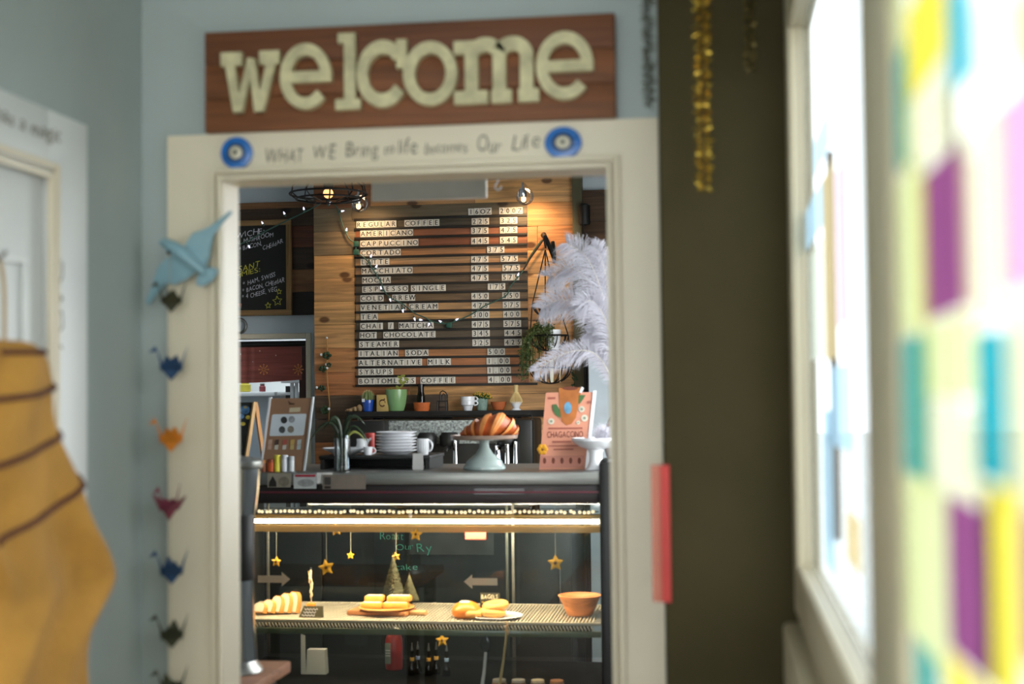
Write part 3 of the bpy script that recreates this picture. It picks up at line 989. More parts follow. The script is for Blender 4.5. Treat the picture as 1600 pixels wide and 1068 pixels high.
# horseshoe
Yh = YR - .012
b = B(); pts = []
c = P(373, 509, Yh); k = mpp(c)
for j in range(17):
    a = R(-100 + 200 * j / 16)
    pts.append(c + Vector((12 * k * math.cos(a), 0, 11 * k * math.sin(a))))
b.tube(pts, .009, 8)
tag(obj('horseshoe', b, M_steel), 'grey metal horseshoe on the white wall under the chalkboard', 'horseshoe')

# ---------------------------------------------------------------- hatch: casing, blind, kitchen beyond
hw = thing('window_3', 'cream framed kitchen hatch in the recessed white wall', 'hatch', ((hx0 + hx1) / 2, YR, 0.9)); hw['kind'] = 'structure'
k = mpp((hx1, YR, 1.8))
obj('hatch_casing', B().box((hx1, YR - .03, .9), (hx1 + 8 * k, YR, hz1 + 8 * k), .004), M_cream, hw)
obj('hatch_casing', B().box((hx0, YR - .03, hz1), (hx1, YR, hz1 + 8 * k), .004), M_cream, hw)
obj('hatch_sill', B().box((hx0, YR - .06, .88), (hx1 + 8 * k, YR + .12, .9), .004), M_cream, hw)
Yv = YR + .03
vx1 = P(471, 560, Yv).x; vz0 = P(430, 595, Yv).z
vb = thing('roller_blind', 'maroon wood-grain roller blind with orange snowflakes in the hatch', 'blind', ((hx0 + vx1) / 2, Yv, vz0))
zr = hz1 - .03
n = 14; fr = []; 
b = B()
for i in range(n):
    f0, f1 = i / n, (i + 1) / n
    xa, xb = hx0 + .01 + (vx1 - hx0 - .01) * f0, hx0 + .01 + (vx1 - hx0 - .01) * f1
    sag = lambda f: -.012 * math.sin(f * PI) + .006 * f
    b.hexa(((xa, Yv, vz0 + sag(f0)), (xb, Yv, vz0 + sag(f1)), (xb, Yv + .004, vz0 + sag(f1)), (xa, Yv + .004, vz0 + sag(f0)), (xa, Yv, zr), (xb, Yv, zr), (xb, Yv + .004, zr), (xa, Yv + .004, zr)))
bmesh.ops.remove_doubles(b.bm, verts=b.bm.verts, dist=.0005)
obj('cloth', b, wood((158, 74, 62), 140, contrast=.3, knots=False), vb)
obj('roller', B().cyl((hx0 + .01, Yv + .002, zr), (hx1 - .01, Yv + .002, zr), .018), M_black, vb)
for cx, cy in ((412, 577), (466, 577)):
    c = P(cx, cy, Yv - .002); k = mpp(c); b = B()
    for j in range(8):
        a = j * PI / 4; d = Vector((math.cos(a), 0, math.sin(a)))
        stroke(b, [c + d * 1.5 * k, c + d * 7 * k], .004, (0, -1, 0))
        b.sph(c + d * 7.6 * k, .0048, 6, 4)
    obj('snowflake', b, mat('orange_print', (222, 150, 84), 0.6), vb, False)
for cx, cy in ((376, 553), (406, 548), (431, 555), (395, 565)): obj('print_dot', B().sph(P(cx, cy, Yv - .001), .004, 6, 4), mat('pale_print', (226, 190, 180), .6), vb)
# dark brown reveal board + things in the kitchen
tag(obj('cupboard_side', B().box((P(470, 560, YR + .2).x, YR + .16, .9), (P(482, 560, YR + .2).x, YR + .5, hz1 - .02), .003), mat('dark_umber', (52, 38, 30), .6)), 'dark brown cupboard side standing in the kitchen hatch', 'cupboard')
ks = thing('kitchen_shelf', 'white shelf seen through the hatch under the blind', 'shelf', (P(400, 620, 9.6).x, 9.6, P(400, 614, 9.6).z))
zk = P(400, 612, 9.6).z
obj('shelf_board', B().box((P(330, 612, 9.6).x, 9.5, zk - .03), (P(436, 612, 9.6).x, Y2B, zk), .003), M_white, ks)
obj('lower_panel', B().box((P(330, 612, 9.6).x, 9.7, .9), (P(430, 612, 9.6).x, 9.75, zk - .03), .003), M_cool, ks)
for cx, w_, h_, colr, lb in ((383, 9, 15, (206, 190, 70), 'yellow jar on the kitchen shelf'), (410, 5, 11, (120, 52, 56), 'small maroon jar on the kitchen shelf')):
    p = P(cx, 612, 9.58); p.z = zk; k = mpp(p)
    t = thing('jar', lb, 'jar', p)
    obj('body', B().lathe([(w_*.8, 0), (w_, 1), (w_, h_*.75), (w_*.7, h_*.85), (w_*.7, h_)], p, 16, k), mat('jar_%d' % cx, colr, .4), t)
    obj('lid', B().lathe([(w_*.75, h_), (w_*.75, h_ + 2)], p, 16, k), M_steel, t)
Yq = 9.2
q = P(462, 620, Yq); k = mpp(q)
st = thing('white_trolley', 'white tubular trolley with a dark panel in the kitchen', 'trolley', (q.x, Yq, 0))
zt_ = P(462, 598, Yq).z
obj('dark_panel', B().box((P(444, 620, Yq).x, Yq + .03, .6), (P(458, 620, Yq).x, Yq + .05, zt_ - .02)), M_black, st)
for px in (456.5, 463.5): obj('post', B().box((P(px - 2.4, 620, Yq).x, Yq - .01, 0), (P(px + 2.4, 620, Yq).x, Yq + .01, zt_), .002), M_white, st)
obj('top_tray', B().box((P(443, 620, Yq).x, Yq - .06, zt_), (P(472, 620, Yq).x, Yq + .06, zt_ + 7 * k), .004), M_white, st)
obj('bracket', B().box((P(434, 620, Yq).x, Yq - .012, P(440, 617, Yq).z), (P(456, 620, Yq).x, Yq + .0, P(440, 612.5, Yq).z), .002), M_white, st)
kl = bpy.data.lights.new('kitchen_fill_light', 'AREA'); kl.shape = 'RECTANGLE'; kl.size = .3; kl.size_y = 1.2; kl.energy = 20; kl.color = (.88, .95, 1)  # added area light, out of view, brightens the kitchen behind the hatch
ko = bpy.data.objects.new('kitchen_fill_light', kl); ko.location = (-3.2, 9.4, CEIL2 - .06); C.objects.link(ko)
t = thing('added_fill_panel', 'unseen flat panel lamp added to light the kitchen', 'lamp', (-3.2, 9.4, CEIL2 - .05))
obj('housing', B().box((-3.4, 8.75, CEIL2 - .045), (-3.0, 10.05, CEIL2), .004), M_white, t)  # unseen housing made up for the added kitchen light

# ---------------------------------------------------------------- menu board
YM = YW - .012                                     # front of backing planks
mx0, mx1 = P(556, 480, YM).x, P(825, 480, YM).x
mrows = [  # left-end pixel y, words (text, px0, px1), prices (text, px0), plank colour
    (336.0, [], [('16OZ', 731.6, 9.25), ('200Z', 780, 9.25)], (104, 88, 62)),
    (351.0, [('REGULAR', 557, 620), ('COFFEE', 632, 687)], [('225', 737, 9.2), ('325', 781, 9.2)], (84, 70, 50)),
    (365.3, [('AMERICANO', 563, 646)], [('375', 736, 9.2), ('475', 781, 9.2)], (146, 84, 46)),
    (381.0, [('CAPPUCCINO', 563, 654)], [('445', 736, 9.4), ('545', 781, 9.2)], (140, 78, 42)),
    (395.2, [('CORTADO', 563.5, 626.6)], [('375', 761, 9.2)], (168, 112, 62)),
    (409.3, [('LATTE', 563.5, 609)], [('475', 736, 9.2), ('575', 782, 9.2)], (188, 138, 86)),
    (423.6, [('MACCHIATO', 565, 645)], [('475', 736, 9.2), ('575', 785, 9.2)], (182, 132, 84)),
    (438.0, [('MOCHA', 566, 611)], [('475', 736, 9.2), ('575', 784, 9.2)], (112, 86, 58)),
    (452.0, [('ESPRESSO', 566, 638), ('SINGLE', 642, 697)], [('175', 762, 9.3)], (104, 82, 56)),
    (466.2, [('COLD', 563, 600), ('BREW', 613, 649)], [('450', 736.5, 9.2), ('550', 784.6, 9.3)], (128, 96, 60)),
    (480.6, [('VENETIAN', 563, 635), ('CREAM', 639, 685)], [('475', 737, 9.2), ('575', 785.5, 9.3)], (190, 138, 80)),
    (495.0, [('TEA', 563.5, 591)], [('300', 737, 9.4), ('400', 786, 9.3)], (206, 150, 82)),
    (509.6, [('CHAI', 563, 598.7), ('/', 606, 616), ('MATCHA', 623, 678)], [('475', 737, 9.4), ('575', 786.5, 9.4)], (92, 76, 54)),
    (523.6, [('HOT', 562, 589), ('CHOCOLATE', 599, 681)], [('345', 737.5, 9.4), ('445', 788, 9.2)], (104, 84, 60)),
    (538.0, [('STEAMER', 561, 624)], [('325', 738, 9.3), ('425', 788, 9.2)], (98, 78, 56)),
    (552.2, [('ITALIAN', 560, 623), ('SODA', 633, 670)], [('500', 761.5, 9.3)], (182, 116, 58)),
    (566.6, [('ALTERNATIVE', 560, 660), ('MILK', 668, 705)], [('1.00', 760, 9.3)], (176, 106, 52)),
    (580.8, [('SYRUPS', 560, 615)], [('1.00', 761, 9.4)], (166, 110, 64)),
    (595.2, [('BOTTOMLESS', 560, 650), ('COFFEE', 657, 712)], [('4.00', 762, 9.4)], (154, 94, 56)),
]
mb = thing('menu_board', 'timber coffee menu board with black rails and ivory letter tiles', 'menu board', ((mx0 + mx1) / 2, YM, P(690, 604, YM).z))
km = mpp(P(690, 470, YM))
zrow = [P(566, r_[0], YM).z for r_ in mrows]
pitch = (zrow[1] - zrow[-1]) / 17
th = 10.6 * km
M_rail = mat('black_rail', (34, 28, 22), .6, var=.2, scale=20)
tile_w0 = 9.0 * km
tile_me = B().box((-.5 * tile_w0 + .0003, -.004, -th / 2), (.5 * tile_w0 - .0003, .0, th / 2), .0006).mesh('letter_tile')
tile_me.materials.append(M_tile)
let_me = {}
def letter_mesh(ch):
    if ch in let_me: return let_me[ch]
    bb = B()
    vs, fs = glyph(ch, 0.0)
    xs = [q.x for q in vs]; cx = (min(xs) + max(xs)) / 2
    kk = th * .70 / .70
    for e, ox in enumerate((-.016, 0, .016)): bb._faces([Vector(((q.x - cx + ox) * kk * .95, -.0046 - .00004 * e, q.y * kk - th * .35)) for q in vs], fs)
    me = bb.mesh('letter', False); me.materials.append(M_tileink)
    let_me[ch] = me
    return me
obj('header_plank', B().box((mx0 - .02, YM, zrow[0] - pitch * .5), (mx1, YW - .0005, zrow[0] + pitch * .95), .002), wood((104, 88, 62), 150), mb)
ntiles = 0
for i, (yl, words, prices, colr) in enumerate(mrows):
    z = zrow[i]
    if i > 0:
        obj('plank', B().box((mx0, YM, z - pitch * .5 + .0006), (mx1, YW - .0005, z + pitch * .5), .001), wood(colr, 150 + i, knots=False), mb)
    rx1 = mx1 + (.05 if i == 18 else 0)
    rz = z - th / 2
    obj('rail', B().box((mx0 - .004, YM - .012, rz - 3.9 * km), (rx1, YM, rz - .0004), .0012), M_rail, mb)
    items = []
    for w, a, c in words:
        n = len(w); tw = (c - a) / n
        items += [(ch, a + tw * (j + .5)) for j, ch in enumerate(w)]
    for w, a, tw in prices:
        items += [(ch, a + tw * (j + .5)) for j, ch in enumerate(w)]
    for ch, cx in items:
        x = P(cx, yl - (cx - 566) * .02, YM).x
        jz = rp.uniform(-.0004, .0008)
        t = link('letter_tile', tile_me, None, mb, (x, YM - .003, z + jz))
        link('letter', letter_mesh(ch), None, t, (x, YM - .003, z + jz))
        ntiles += 1

# ---------------------------------------------------------------- black live-edge shelf
Ys0 = 7.80
sz = P(690, 642, Ys0).z
sx0, sx1 = P(538, 642, Ys0).x, P(852, 640, Ys0).x
sh = thing('wall_shelf', 'black live-edge shelf below the menu board', 'shelf', ((sx0 + sx1) / 2, YW, sz))
loop = [(sx0, YW - .013), (sx0 + .01, Ys0 + .02), (sx0 + .05, Ys0)]
for j in range(12):
    f = j / 11; loop.append((sx0 + .05 + (sx1 - sx0 - .14) * f, Ys0 + rp.uniform(-.006, .006)))
loop += [(sx1 - .04, Ys0 + .05), (sx1, Ys0 + .13), (sx1 - .01, YW - .013)]
b = B().prism([Vector((x, y, sz)) for x, y in loop], (0, 0, -.035))
obj('board', b, mat('charred_wood', (30, 27, 24), .6, var=.3, scale=12), sh)
for fx in (.15, .5, .85):
    x = sx0 + (sx1 - sx0) * fx
    obj('bracket', B().box((x - .012, Ys0 + .03, sz - .05), (x + .012, YW - .008, sz - .035), .002).box((x - .012, YW - .022, sz - .14), (x + .012, YW - .008, sz - .05), .002), M_iron, sh)
YS = Ys0 + .085
def onshelf(px, dy=0.0):
    p = P(px, 640, YS + dy); p.z = sz + .0005; return p, mpp(p)
# driftwood lump
p, k = onshelf(553)
b = B()
for i in range(9):
    b.sph(p + Vector(((i - 4.2) * 2.6 * k, rp.uniform(-3, 3) * k, (1.6 + i * .52) * k)), (rp.uniform(3, 4.5) * k, 4 * k, (1.6 + i * .5) * k), 8, 6, Matrix.Rotation(rp.uniform(-.4, .4), 3, 'Y'))
tag(obj('driftwood', b, wood((170, 136, 88), 180, knots=False)), 'rough tan driftwood lump at the end of the black shelf', 'driftwood')
def rimpot(t, p, k, rb, rt_, h, m, rim=0.0, nm='pot'):
    prof = [(rb * .9, 0), (rb, .8)]
    if rim: prof += [(rt_ * .93, h - rim), (rt_, h - rim), (rt_, h), (rt_ * .86, h), (rt_ * .8, h - 2.2), (.2, h - 2.2)]
    else: prof += [(rt_, h), (rt_ * .88, h), (rt_ * .84, h - 2.5), (.2, h - 2.5)]
    return obj(nm, B().lathe(prof, p, 24, k), m, t)
# cactus in blue pot
p, k = onshelf(575)
t = thing('potted_cactus', 'round ribbed cactus in a cobalt blue pot', 'cactus', p)
rimpot(t, p, k, 7.6, 9.6, 18, mat('cobalt_pot', (36, 82, 176), .25, coat=.4), 4.0)
rg = []
for i in range(11):
    ph = -PI * .32 + PI * .82 * i / 10
    rg.append([p + Vector((math.cos(a) * 8.6 * (1 + .10 * math.cos(11 * a)) * max(.02, math.cos(ph)), math.sin(a) * 8.6 * (1 + .10 * math.cos(11 * a)) * max(.02, math.cos(ph)), 22.5 + 9.5 * math.sin(ph))) * k for a in [2 * PI * j / 44 for j in range(44)]])
obj('cactus_body', B().rings(rg), mat('cactus_green', (96, 112, 62), .6, var=.25, scale=30), t)
b = B()
for j in range(11):
    a = 2 * PI * j / 11
    for i in range(9):
        ph = -.3 + i * .2
        c = p + Vector((math.cos(a) * 9.4 * math.cos(ph), math.sin(a) * 9.4 * math.cos(ph), 22.5 + 10 * math.sin(ph))) * k
        for q in range(2):
            d = (c - (p + Vector((0, 0, 22.5 * k)))).normalized() + Vector((rp.uniform(-.5, .5), rp.uniform(-.5, .5), rp.uniform(-.5, .5)))
            b.tube([c, c + d * 1.8 * k], [.0007, .0003], 3)
obj('spines', b, mat('spine', (220, 206, 150), .6), t)
obj('paper_flag', B().box(p + Vector((-7 * k, -11 * k, 15 * k)), p + Vector((-2.5 * k, -9.9 * k, 20 * k))), M_porc, t)
# kraft card packet
p, k = onshelf(597.5, -.03)
t = thing('kraft_packet', 'tan paper packet printed with a brown bird', 'packet', p)
obj('packet', B().box(p + Vector((-9.3 * k, 0, 0)), p + Vector((9.3 * k, 4 * k, 26 * k)), .002, ), mat('kraft_paper', (196, 164, 98), .8, var=.08, scale=30), t)
b = B(); n_ = (0, -1, 0); c = p + Vector((0, -.0008, 13 * k))
stroke(b, [c + Vector((4.6 * k * math.cos(a), 0, 5.6 * k * math.sin(a))) for a in [2 * PI * j / 20 for j in range(19)]], .0035, n_)
stroke(b, [c + Vector((x * k, 0, z * k)) for x, z in ((-4, 3), (-1, 5), (2, 4.5), (4, 7))], .007, n_)
stroke(b, [c + Vector((x * k, 0, z * k)) for x, z in ((-3, -3), (0, -4.5), (3, -3))], .004, n_)
obj('printed_bird', b, mat('brown_print', (92, 48, 30), .8), t, False)
# green tall pot with vine
p, k = onshelf(619, .01)
t = thing('potted_vine', 'tall pale green glazed pot with a thin yellow-green vine', 'potted plant', p)
obj('pot', B().lathe([(11, 0), (12.5, 1), (15.6, 12), (17, 24), (17.3, 34), (15.6, 34), (15.3, 30), (.2, 30)], p, 28, k), mat('celadon_glaze', (128, 168, 112), .22, var=.06, coat=.4), t)
M_vine = mat('vine_green', (146, 150, 62), .6, var=.2)
vp = [[(-12, 33), (-9, 36), (-3, 37), (4, 35), (10, 37), (13, 42), (10, 48), (7, 52)], [(2, 32), (8, 38), (14, 44), (18, 49), (12, 55)], [(0, 33), (-8, 36), (-14, 35), (-16, 33)]]
b = B()
for q in vp: b.tube([p + Vector((x * k, -4 * k, z * k)) for x, z in q], .0022, 6)
obj('stem', b, M_vine, t)
for (x, z, a) in ((7, 53, .4), (14, 45, -.5), (18, 50, .2), (8, 46, 1.1), (12, 55, -.2), (4, 37, .8)):
    c = p + Vector((x * k, -5 * k, z * k)); rot = Matrix.Rotation(a, 3, 'Y')
    q = [Vector((math.cos(j * PI / 4) * 4.2 * k, 0, math.sin(j * PI / 4) * 2.2 * k)) for j in range(8)]
    obj('leaf', B().prism([c + rot @ v for v in q], (0, .0012, 0)), M_vine, t)
# terracotta saucer + dark bottle
p, k = onshelf(659)
t = thing('terracotta_dish', 'shallow stacked terracotta dishes beside the green pot', 'dish', p)
M_terra = mat('terracotta', (202, 104, 46), .7, var=.15, scale=30)
obj('lower_dish', B().lathe([(11, 0), (12.5, 6), (12.7, 6), (11.5, 6), (.2, 5)], p, 24, k), M_terra, t)
obj('upper_dish', B().lathe([(12, 6.2), (13.2, 13.5), (12.2, 13.5), (11, 8), (.2, 8)], p, 24, k), M_terra, t)
p, k = onshelf(658, .05)
b = B().lathe([(5.5, 0), (6.5, 1), (6.5, 22), (6.2, 24), (4.8, 30), (4.8, 38), (5.4, 38), (5.4, 42), (.2, 42)], p, 16, k)
tag(obj('dark_bottle', b, pane('dark_bottle_glass', (.16, .13, .10), 1.2, .2, (.1, .08, .06))), 'tall dark glass bottle behind the terracotta dishes', 'bottle')
# miniature bentwood chair
p, k = onshelf(691)
t = thing('miniature_chair', 'miniature black bentwood chair on the shelf', 'miniature chair', p)
obj('seat', B().lathe([(8.2, 14.5), (8.6, 15.2), (8.2, 16.2), (.2, 16.2)], p, 20, k), M_iron, t)
for sx_, sy_ in ((-6.5, -5), (6.5, -5), (-5.5, 5), (5.5, 5)):
    obj('leg', B().tube([p + Vector((sx_ * 1.15, sy_ * 1.1, 0)) * k, p + Vector((sx_, sy_, 15)) * k], .0035, 6), M_iron, t)
pts = [p + Vector((x, 6, z)) * k for x, z in ((-4, 15), (-4.6, 24), (-4, 29), (0, 31.5), (4.5, 29), (7, 24), (7.2, 15))]
obj('back_hoop', B().tube(pts, .0036, 6), M_iron, t)
obj('inner_hoop', B().tube([p + Vector((x, 6, z)) * k for x, z in ((-1.5, 15), (-1.6, 24), (1.5, 27), (4, 24), (4.2, 15))], .0028, 6), M_iron, t)
obj('leg_ring', B().tube([p + Vector((6 * math.cos(a), 6 * math.sin(a), 6)) * k for a in [2 * PI * j / 14 for j in range(14)]], .0025, 6, closed=True), M_iron, t)
# stacked white cups (two)
p, k = onshelf(731)
for i, lb in enumerate(('white cup at the bottom of the stack of two', 'white cup at the top of the stack of two')):
    z = i * 9.2
    t = thing('espresso_cup', lb, 'cup', p + Vector((0, 0, z * k)), 'stacked white cups on the shelf')
    q = p + Vector((0, 0, z * k))
    if i == 0: prof = [(6.2, 0), (6.8, .8), (8.4, 7.5), (10.2, 8.6), (10.8, 9.2), (10.9, 14.8), (10.2, 14.8), (10, 9.6), (.2, 9.1)]
    else: prof = [(10.1, .1), (10.6, 6.6), (11, 7), (11.1, 13.0), (10.4, 13.0), (10.2, 7), (.2, 1)]
    obj('cup_body', B().lathe(prof, q, 24, k), M_porc, t)
    zz = 11.6 if i == 0 else 9
    pts = [q + Vector((10.4 + 5.5 * math.sin(a), -1, zz + 3.2 * math.cos(a))) * k for a in [PI * j / 10 for j in range(11)]]
    obj('handle', B().tube(pts, .0042, 8), M_porc, t)
# spiky succulent in teal pot
p, k = onshelf(753, .03)
t = thing('potted_succulent', 'spiky succulent with golden tips in a speckled teal pot', 'succulent', p)
rimpot(t, p, k, 8, 10.3, 19, mat('teal_glaze', (122, 146, 134), .35, var=.2, scale=80), 0)
b = B(); b2 = B()
for i in range(70):
    a = rp.uniform(0, 2 * PI); e = rp.uniform(.15, 1.4); l_ = rp.uniform(9, 14) * k
    d = Vector((math.cos(a) * math.cos(e), math.sin(a) * math.cos(e), math.sin(e)))
    c = p + Vector((0, 0, 17.5 * k)) + Vector((d.x, d.y, 0)) * 5 * k
    e_ = c + d * l_; b.tube([c, c + d * l_ * .5, e_], [.004, .005, .001], 5)
    b2.sph(e_, rp.uniform(.003, .005), 6, 4)
obj('leaves', b, M_green, t)
obj('golden_tips', b2, mat('golden_bud', (212, 168, 60), .6, var=.2), t)
# terracotta bowl
p, k = onshelf(779, .03)
tag(obj('terracotta_bowl', B().lathe([(6, 0), (8, 1), (12, 10.5), (12.6, 13.4), (11.6, 13.4), (10, 9), (.2, 5)], p, 24, k), mat('terracotta_dim', (176, 92, 46), .75, var=.15)), 'plain terracotta bowl between the succulent and the whisk', 'bowl')
# bamboo whisk on ceramic holder
p, k = onshelf(806.5)
t = thing('matcha_whisk', 'bamboo tea whisk standing on a white ceramic holder', 'whisk', p)
obj('holder', B().lathe([(7.4, 0), (7.6, 1), (5, 3.5), (6.5, 7), (9.6, 12.5), (9, 13.4), (5, 8), (.2, 5)], p, 24, k), M_porc, t)
b = B()
for j in range(26):
    a = 2 * PI * j / 26
    b.tube([p + Vector((math.cos(a) * r_, math.sin(a) * r_, z)) * k for r_, z in ((7.5, 10), (10, 13), (9.3, 17), (6, 23), (3.6, 28))], .0019, 4)
M_bam = mat('bamboo', (214, 188, 128), .6, var=.1)
obj('tines', b, M_bam, t)
obj('bamboo_handle', B().lathe([(3.4, 26), (3.6, 28), (3.4, 33), (3.7, 38.5), (3.3, 39.5), (.2, 39.5)], p, 16, k), M_bam, t)

# ---------------------------------------------------------------- hanging paper-flower garland on the planks
Yg2 = YW - .02
g = thing('leaf_garland', 'cord garland of dark green fabric leaves on the orange planks', 'garland', P(511, 600, Yg2))
pts = [P(x, y, Yg2) for x, y in ((510.5, 528), (511, 545), (510.5, 565), (511, 590), (513, 612), (515, 630), (514, 650), (514, 662))]
obj('cord', B().tube(pts, .0035, 6), mat('jute', (176, 128, 68), .9), g)
obj('pin', B().sph(P(510.5, 527.5, Yg2), .007, 8, 6), M_porc, g)
for i, (x, y, w_, h_) in enumerate(((511, 555, 9, 6.5), (505, 576, 8, 5.5), (503, 606, 8, 5), (508, 640, 8, 8), (514, 570, 4, 5))):
    c = P(x, y, Yg2 - .01); k = mpp(c); b = B()
    for j in range(5):
        a = j * 2 * PI / 5 + i
        b.sph(c + Vector((math.cos(a) * w_ * .5 * k, rp.uniform(-.01, .005), math.sin(a) * h_ * .5 * k)), (w_ * .42 * k, .006, h_ * .42 * k), 8, 5, Matrix.Rotation(a, 3, 'Y'))
    obj('leaf_cluster', b, M_leafd, g)
    q = c + Vector((-w_ * k, -.005, -h_ * .4 * k)); s = 1 if i % 2 else -1
    obj('white_bud', B().sph(q + Vector((w_ * .9 * k * (1 + s), 0, h_ * k * .6)), .008, 8, 6), M_porc, g)

# ---------------------------------------------------------------- picture lamps over the menu, cage pendant
warm = (1.0, .66, .34)
for cx, cy, en, lb in ((562, 318, 2.6, 'clear globe lamp at the left end of the menu header'), (820, 307, 6, 'clear globe lamp at the right end of the menu header')):
    c = P(cx, cy, YW - .20); k = mpp(c)
    t = thing('globe_lamp', lb, 'lamp', c, 'globe lamps over the menu')
    obj('glass_globe', B().sph(c, 14 * k, 24, 16), pane('globe_glass', (.98, .98, .97), .8), t)
    obj('socket', B().lathe([(6, -1), (6.5, 0), (6.5, 11), (5, 13), (.2, 13)], c + Vector((-3 * k, 0, 0)), 20, k), M_chrome, t)
    obj('arm', B().tube([c + Vector((-3 * k, 0, 12 * k)), c + Vector((-4 * k, .04, 22 * k)), Vector((c.x - 4 * k, YW, c.z + 24 * k))], .008, 8), M_chrome, t)
    obj('bulb', B().sph(c + Vector((-2 * k, 0, -4 * k)), (4 * k, 4 * k, 5 * k), 12, 8), emitter('warm_bulb', (255, 206, 140), 2.2), t)
    l = bpy.data.lights.new('globe_lamp_light', 'SPOT'); l.energy = en; l.color = warm; l.spot_size = R(150); l.spot_blend = .7; l.shadow_soft_size = .03
    o = bpy.data.objects.new('globe_lamp_light', l); C.objects.link(o)
    o.location = c + Vector((-2 * k, 0, -10 * k)); d = Vector((.06, .7, -1)); o.rotation_euler = d.to_track_quat('-Z', 'Y').to_euler()
c = P(513, 308, 6.9); k = mpp(c)
t = thing('cage_pendant', 'black wire cage pendant lamp below the ceiling', 'lamp', c)
def ring(cc, r_, w_, n=40): return B().tube([cc + Vector((math.cos(2*PI*i/n) * r_, math.sin(2*PI*i/n) * r_, 0)) for i in range(n)], w_, 6, closed=True)
obj('lower_ring', ring(c + Vector((0, 0, -3 * k)), 50 * k, .005), M_iron, t)
obj('middle_ring', ring(c + Vector((0, 0, 5 * k)), 60 * k, .005), M_iron, t)
obj('upper_ring', ring(c + Vector((0, 0, 34 * k)), 40 * k, .005), M_iron, t)
for j in range(10):
    a = 2 * PI * j / 10
    obj('rib', B().tube([c + Vector((math.cos(a) * r_, math.sin(a) * r_, z)) * k for r_, z in ((20, -8), (50, -3), (60, 5), (57, 20), (40, 34))], .0038, 6), M_iron, t)
obj('socket', B().lathe([(7, 12), (8, 14), (8, 30), (3, 36), (.2, 36)], c, 16, k), M_iron, t)
obj('bulb', B().sph(c + Vector((0, 0, 6 * k)), 8 * k, 16, 10), emitter('amber_bulb', (255, 190, 120), 1.2), t)
obj('cord', B().cyl(c + Vector((0, 0, 36 * k)), (c.x, c.y, CEIL2), .004), M_iron, t)
# blank board hung behind the doorway + white hook
Yx = 4.1
a_, b_ = P(580, 314, Yx), P(760, 308, Yx)
t = thing('hanging_board', 'plain pale beige board hanging from the cafe ceiling', 'board', ((a_.x + b_.x) / 2, Yx, a_.z))
obj('panel', B().box((a_.x, Yx, a_.z), (b_.x, Yx + .02, a_.z + .22), .004), mat('beige_board', (206, 198, 186), .7), t)
for f in (.15, .85):
    x = a_.x + (b_.x - a_.x) * f
    obj('cord', B().cyl((x, Yx + .01, a_.z + .22), (x, Yx + .01, CEIL2), .003, seg=6), M_white, t)
c = P(778, 291, 3.9); k = mpp(c)
b = B().tube([(c.x, c.y, CEIL2), (c.x, c.y, c.z + 7 * k), c + Vector((-4 * k, 0, 3 * k)), c + Vector((-5 * k, 0, -2 * k)), c + Vector((-1 * k, 0, -6 * k)), c + Vector((4 * k, 0, -4 * k)), c + Vector((5 * k, 0, 0))], .0024, 8)
tag(obj('ceiling_hook', b, M_porc), 'small white hook hanging in the top of the doorway view', 'hook')

# ---------------------------------------------------------------- fairy lights
fl = thing('fairy_lights', 'green wired fairy light string draped across the menu board', 'string lights', P(560, 380, YW - .03))
def string_run(pts, Y):
    q = [P(x, y, Y) for x, y in pts]; out = []
    for i in range(len(q) - 1):
        p0, p1, p2, p3 = q[max(i-1, 0)], q[i], q[i+1], q[min(i+2, len(q)-1)]
        for j in range(6):
            s = j / 6
            out.append(.5 * ((2*p1) + (p2-p0)*s + (2*p0-5*p1+4*p2-p3)*s*s + (3*p1-p0-3*p2+p3)*s**3))
    out.append(q[-1])
    obj('wire', B().tube(out, .0038, 6), M_wire, fl)
YLs = YW - .035
string_run([(365, 384), (385, 377), (415, 361), (449, 344), (470, 334), (490, 324), (500, 318)], YLs)
string_run([(510, 312), (525, 322), (531, 338), (538, 358), (546, 373), (556, 381), (557, 393), (572, 405), (583, 421), (595, 440), (601, 455), (610, 465), (628, 474), (648, 489), (662, 495), (676, 502), (690, 505), (700, 505), (716, 500), (738, 490), (757, 478), (790, 462), (797, 448), (810, 432), (818, 421), (826, 404), (838, 386), (847, 374)], YLs)
bulb_me = B().lathe([(2.2, 0), (2.4, 3), (1.6, 6), (.5, 8.5), (.1, 9)], (0, 0, 0), 10, .0023).mesh('bulb'); bulb_me.materials.append(M_led)
sock_me = B().lathe([(2.0, -5), (2.4, -4), (2.6, 0), (2.2, .5)], (0, 0, 0), 10, .0023).mesh('bulb_socket'); sock_me.materials.append(M_wire)
for x, y, tx in ((411, 350, -30), (445, 335, -25), (475, 328, -10), (514, 319, 40), (533, 330, 80), (541, 361, 10), (579, 402, 20), (587, 418, 30), (596, 452, -20), (609, 466, 160), (629, 483, 170), (647, 496, 160), (655, 499, 100), (671, 504, 200), (690, 503, -60), (712, 500, 60), (809, 431, 20), (388, 383, 150)):
    p = P(x, y, YLs)
    o = link('bulb', bulb_me, None, fl, p, (0, R(tx), 0))
    link('bulb_socket', sock_me, None, o, p, (0, R(tx), 0))
for x, y in ((557, 381), (557, 394), (702, 508)):
    obj('wire_clip', B().box(P(x - 5, y + 4, YLs - .01), P(x + 5, y - 4, YLs + .015), .004), mat('green_plastic', (44, 88, 74), .5), fl)

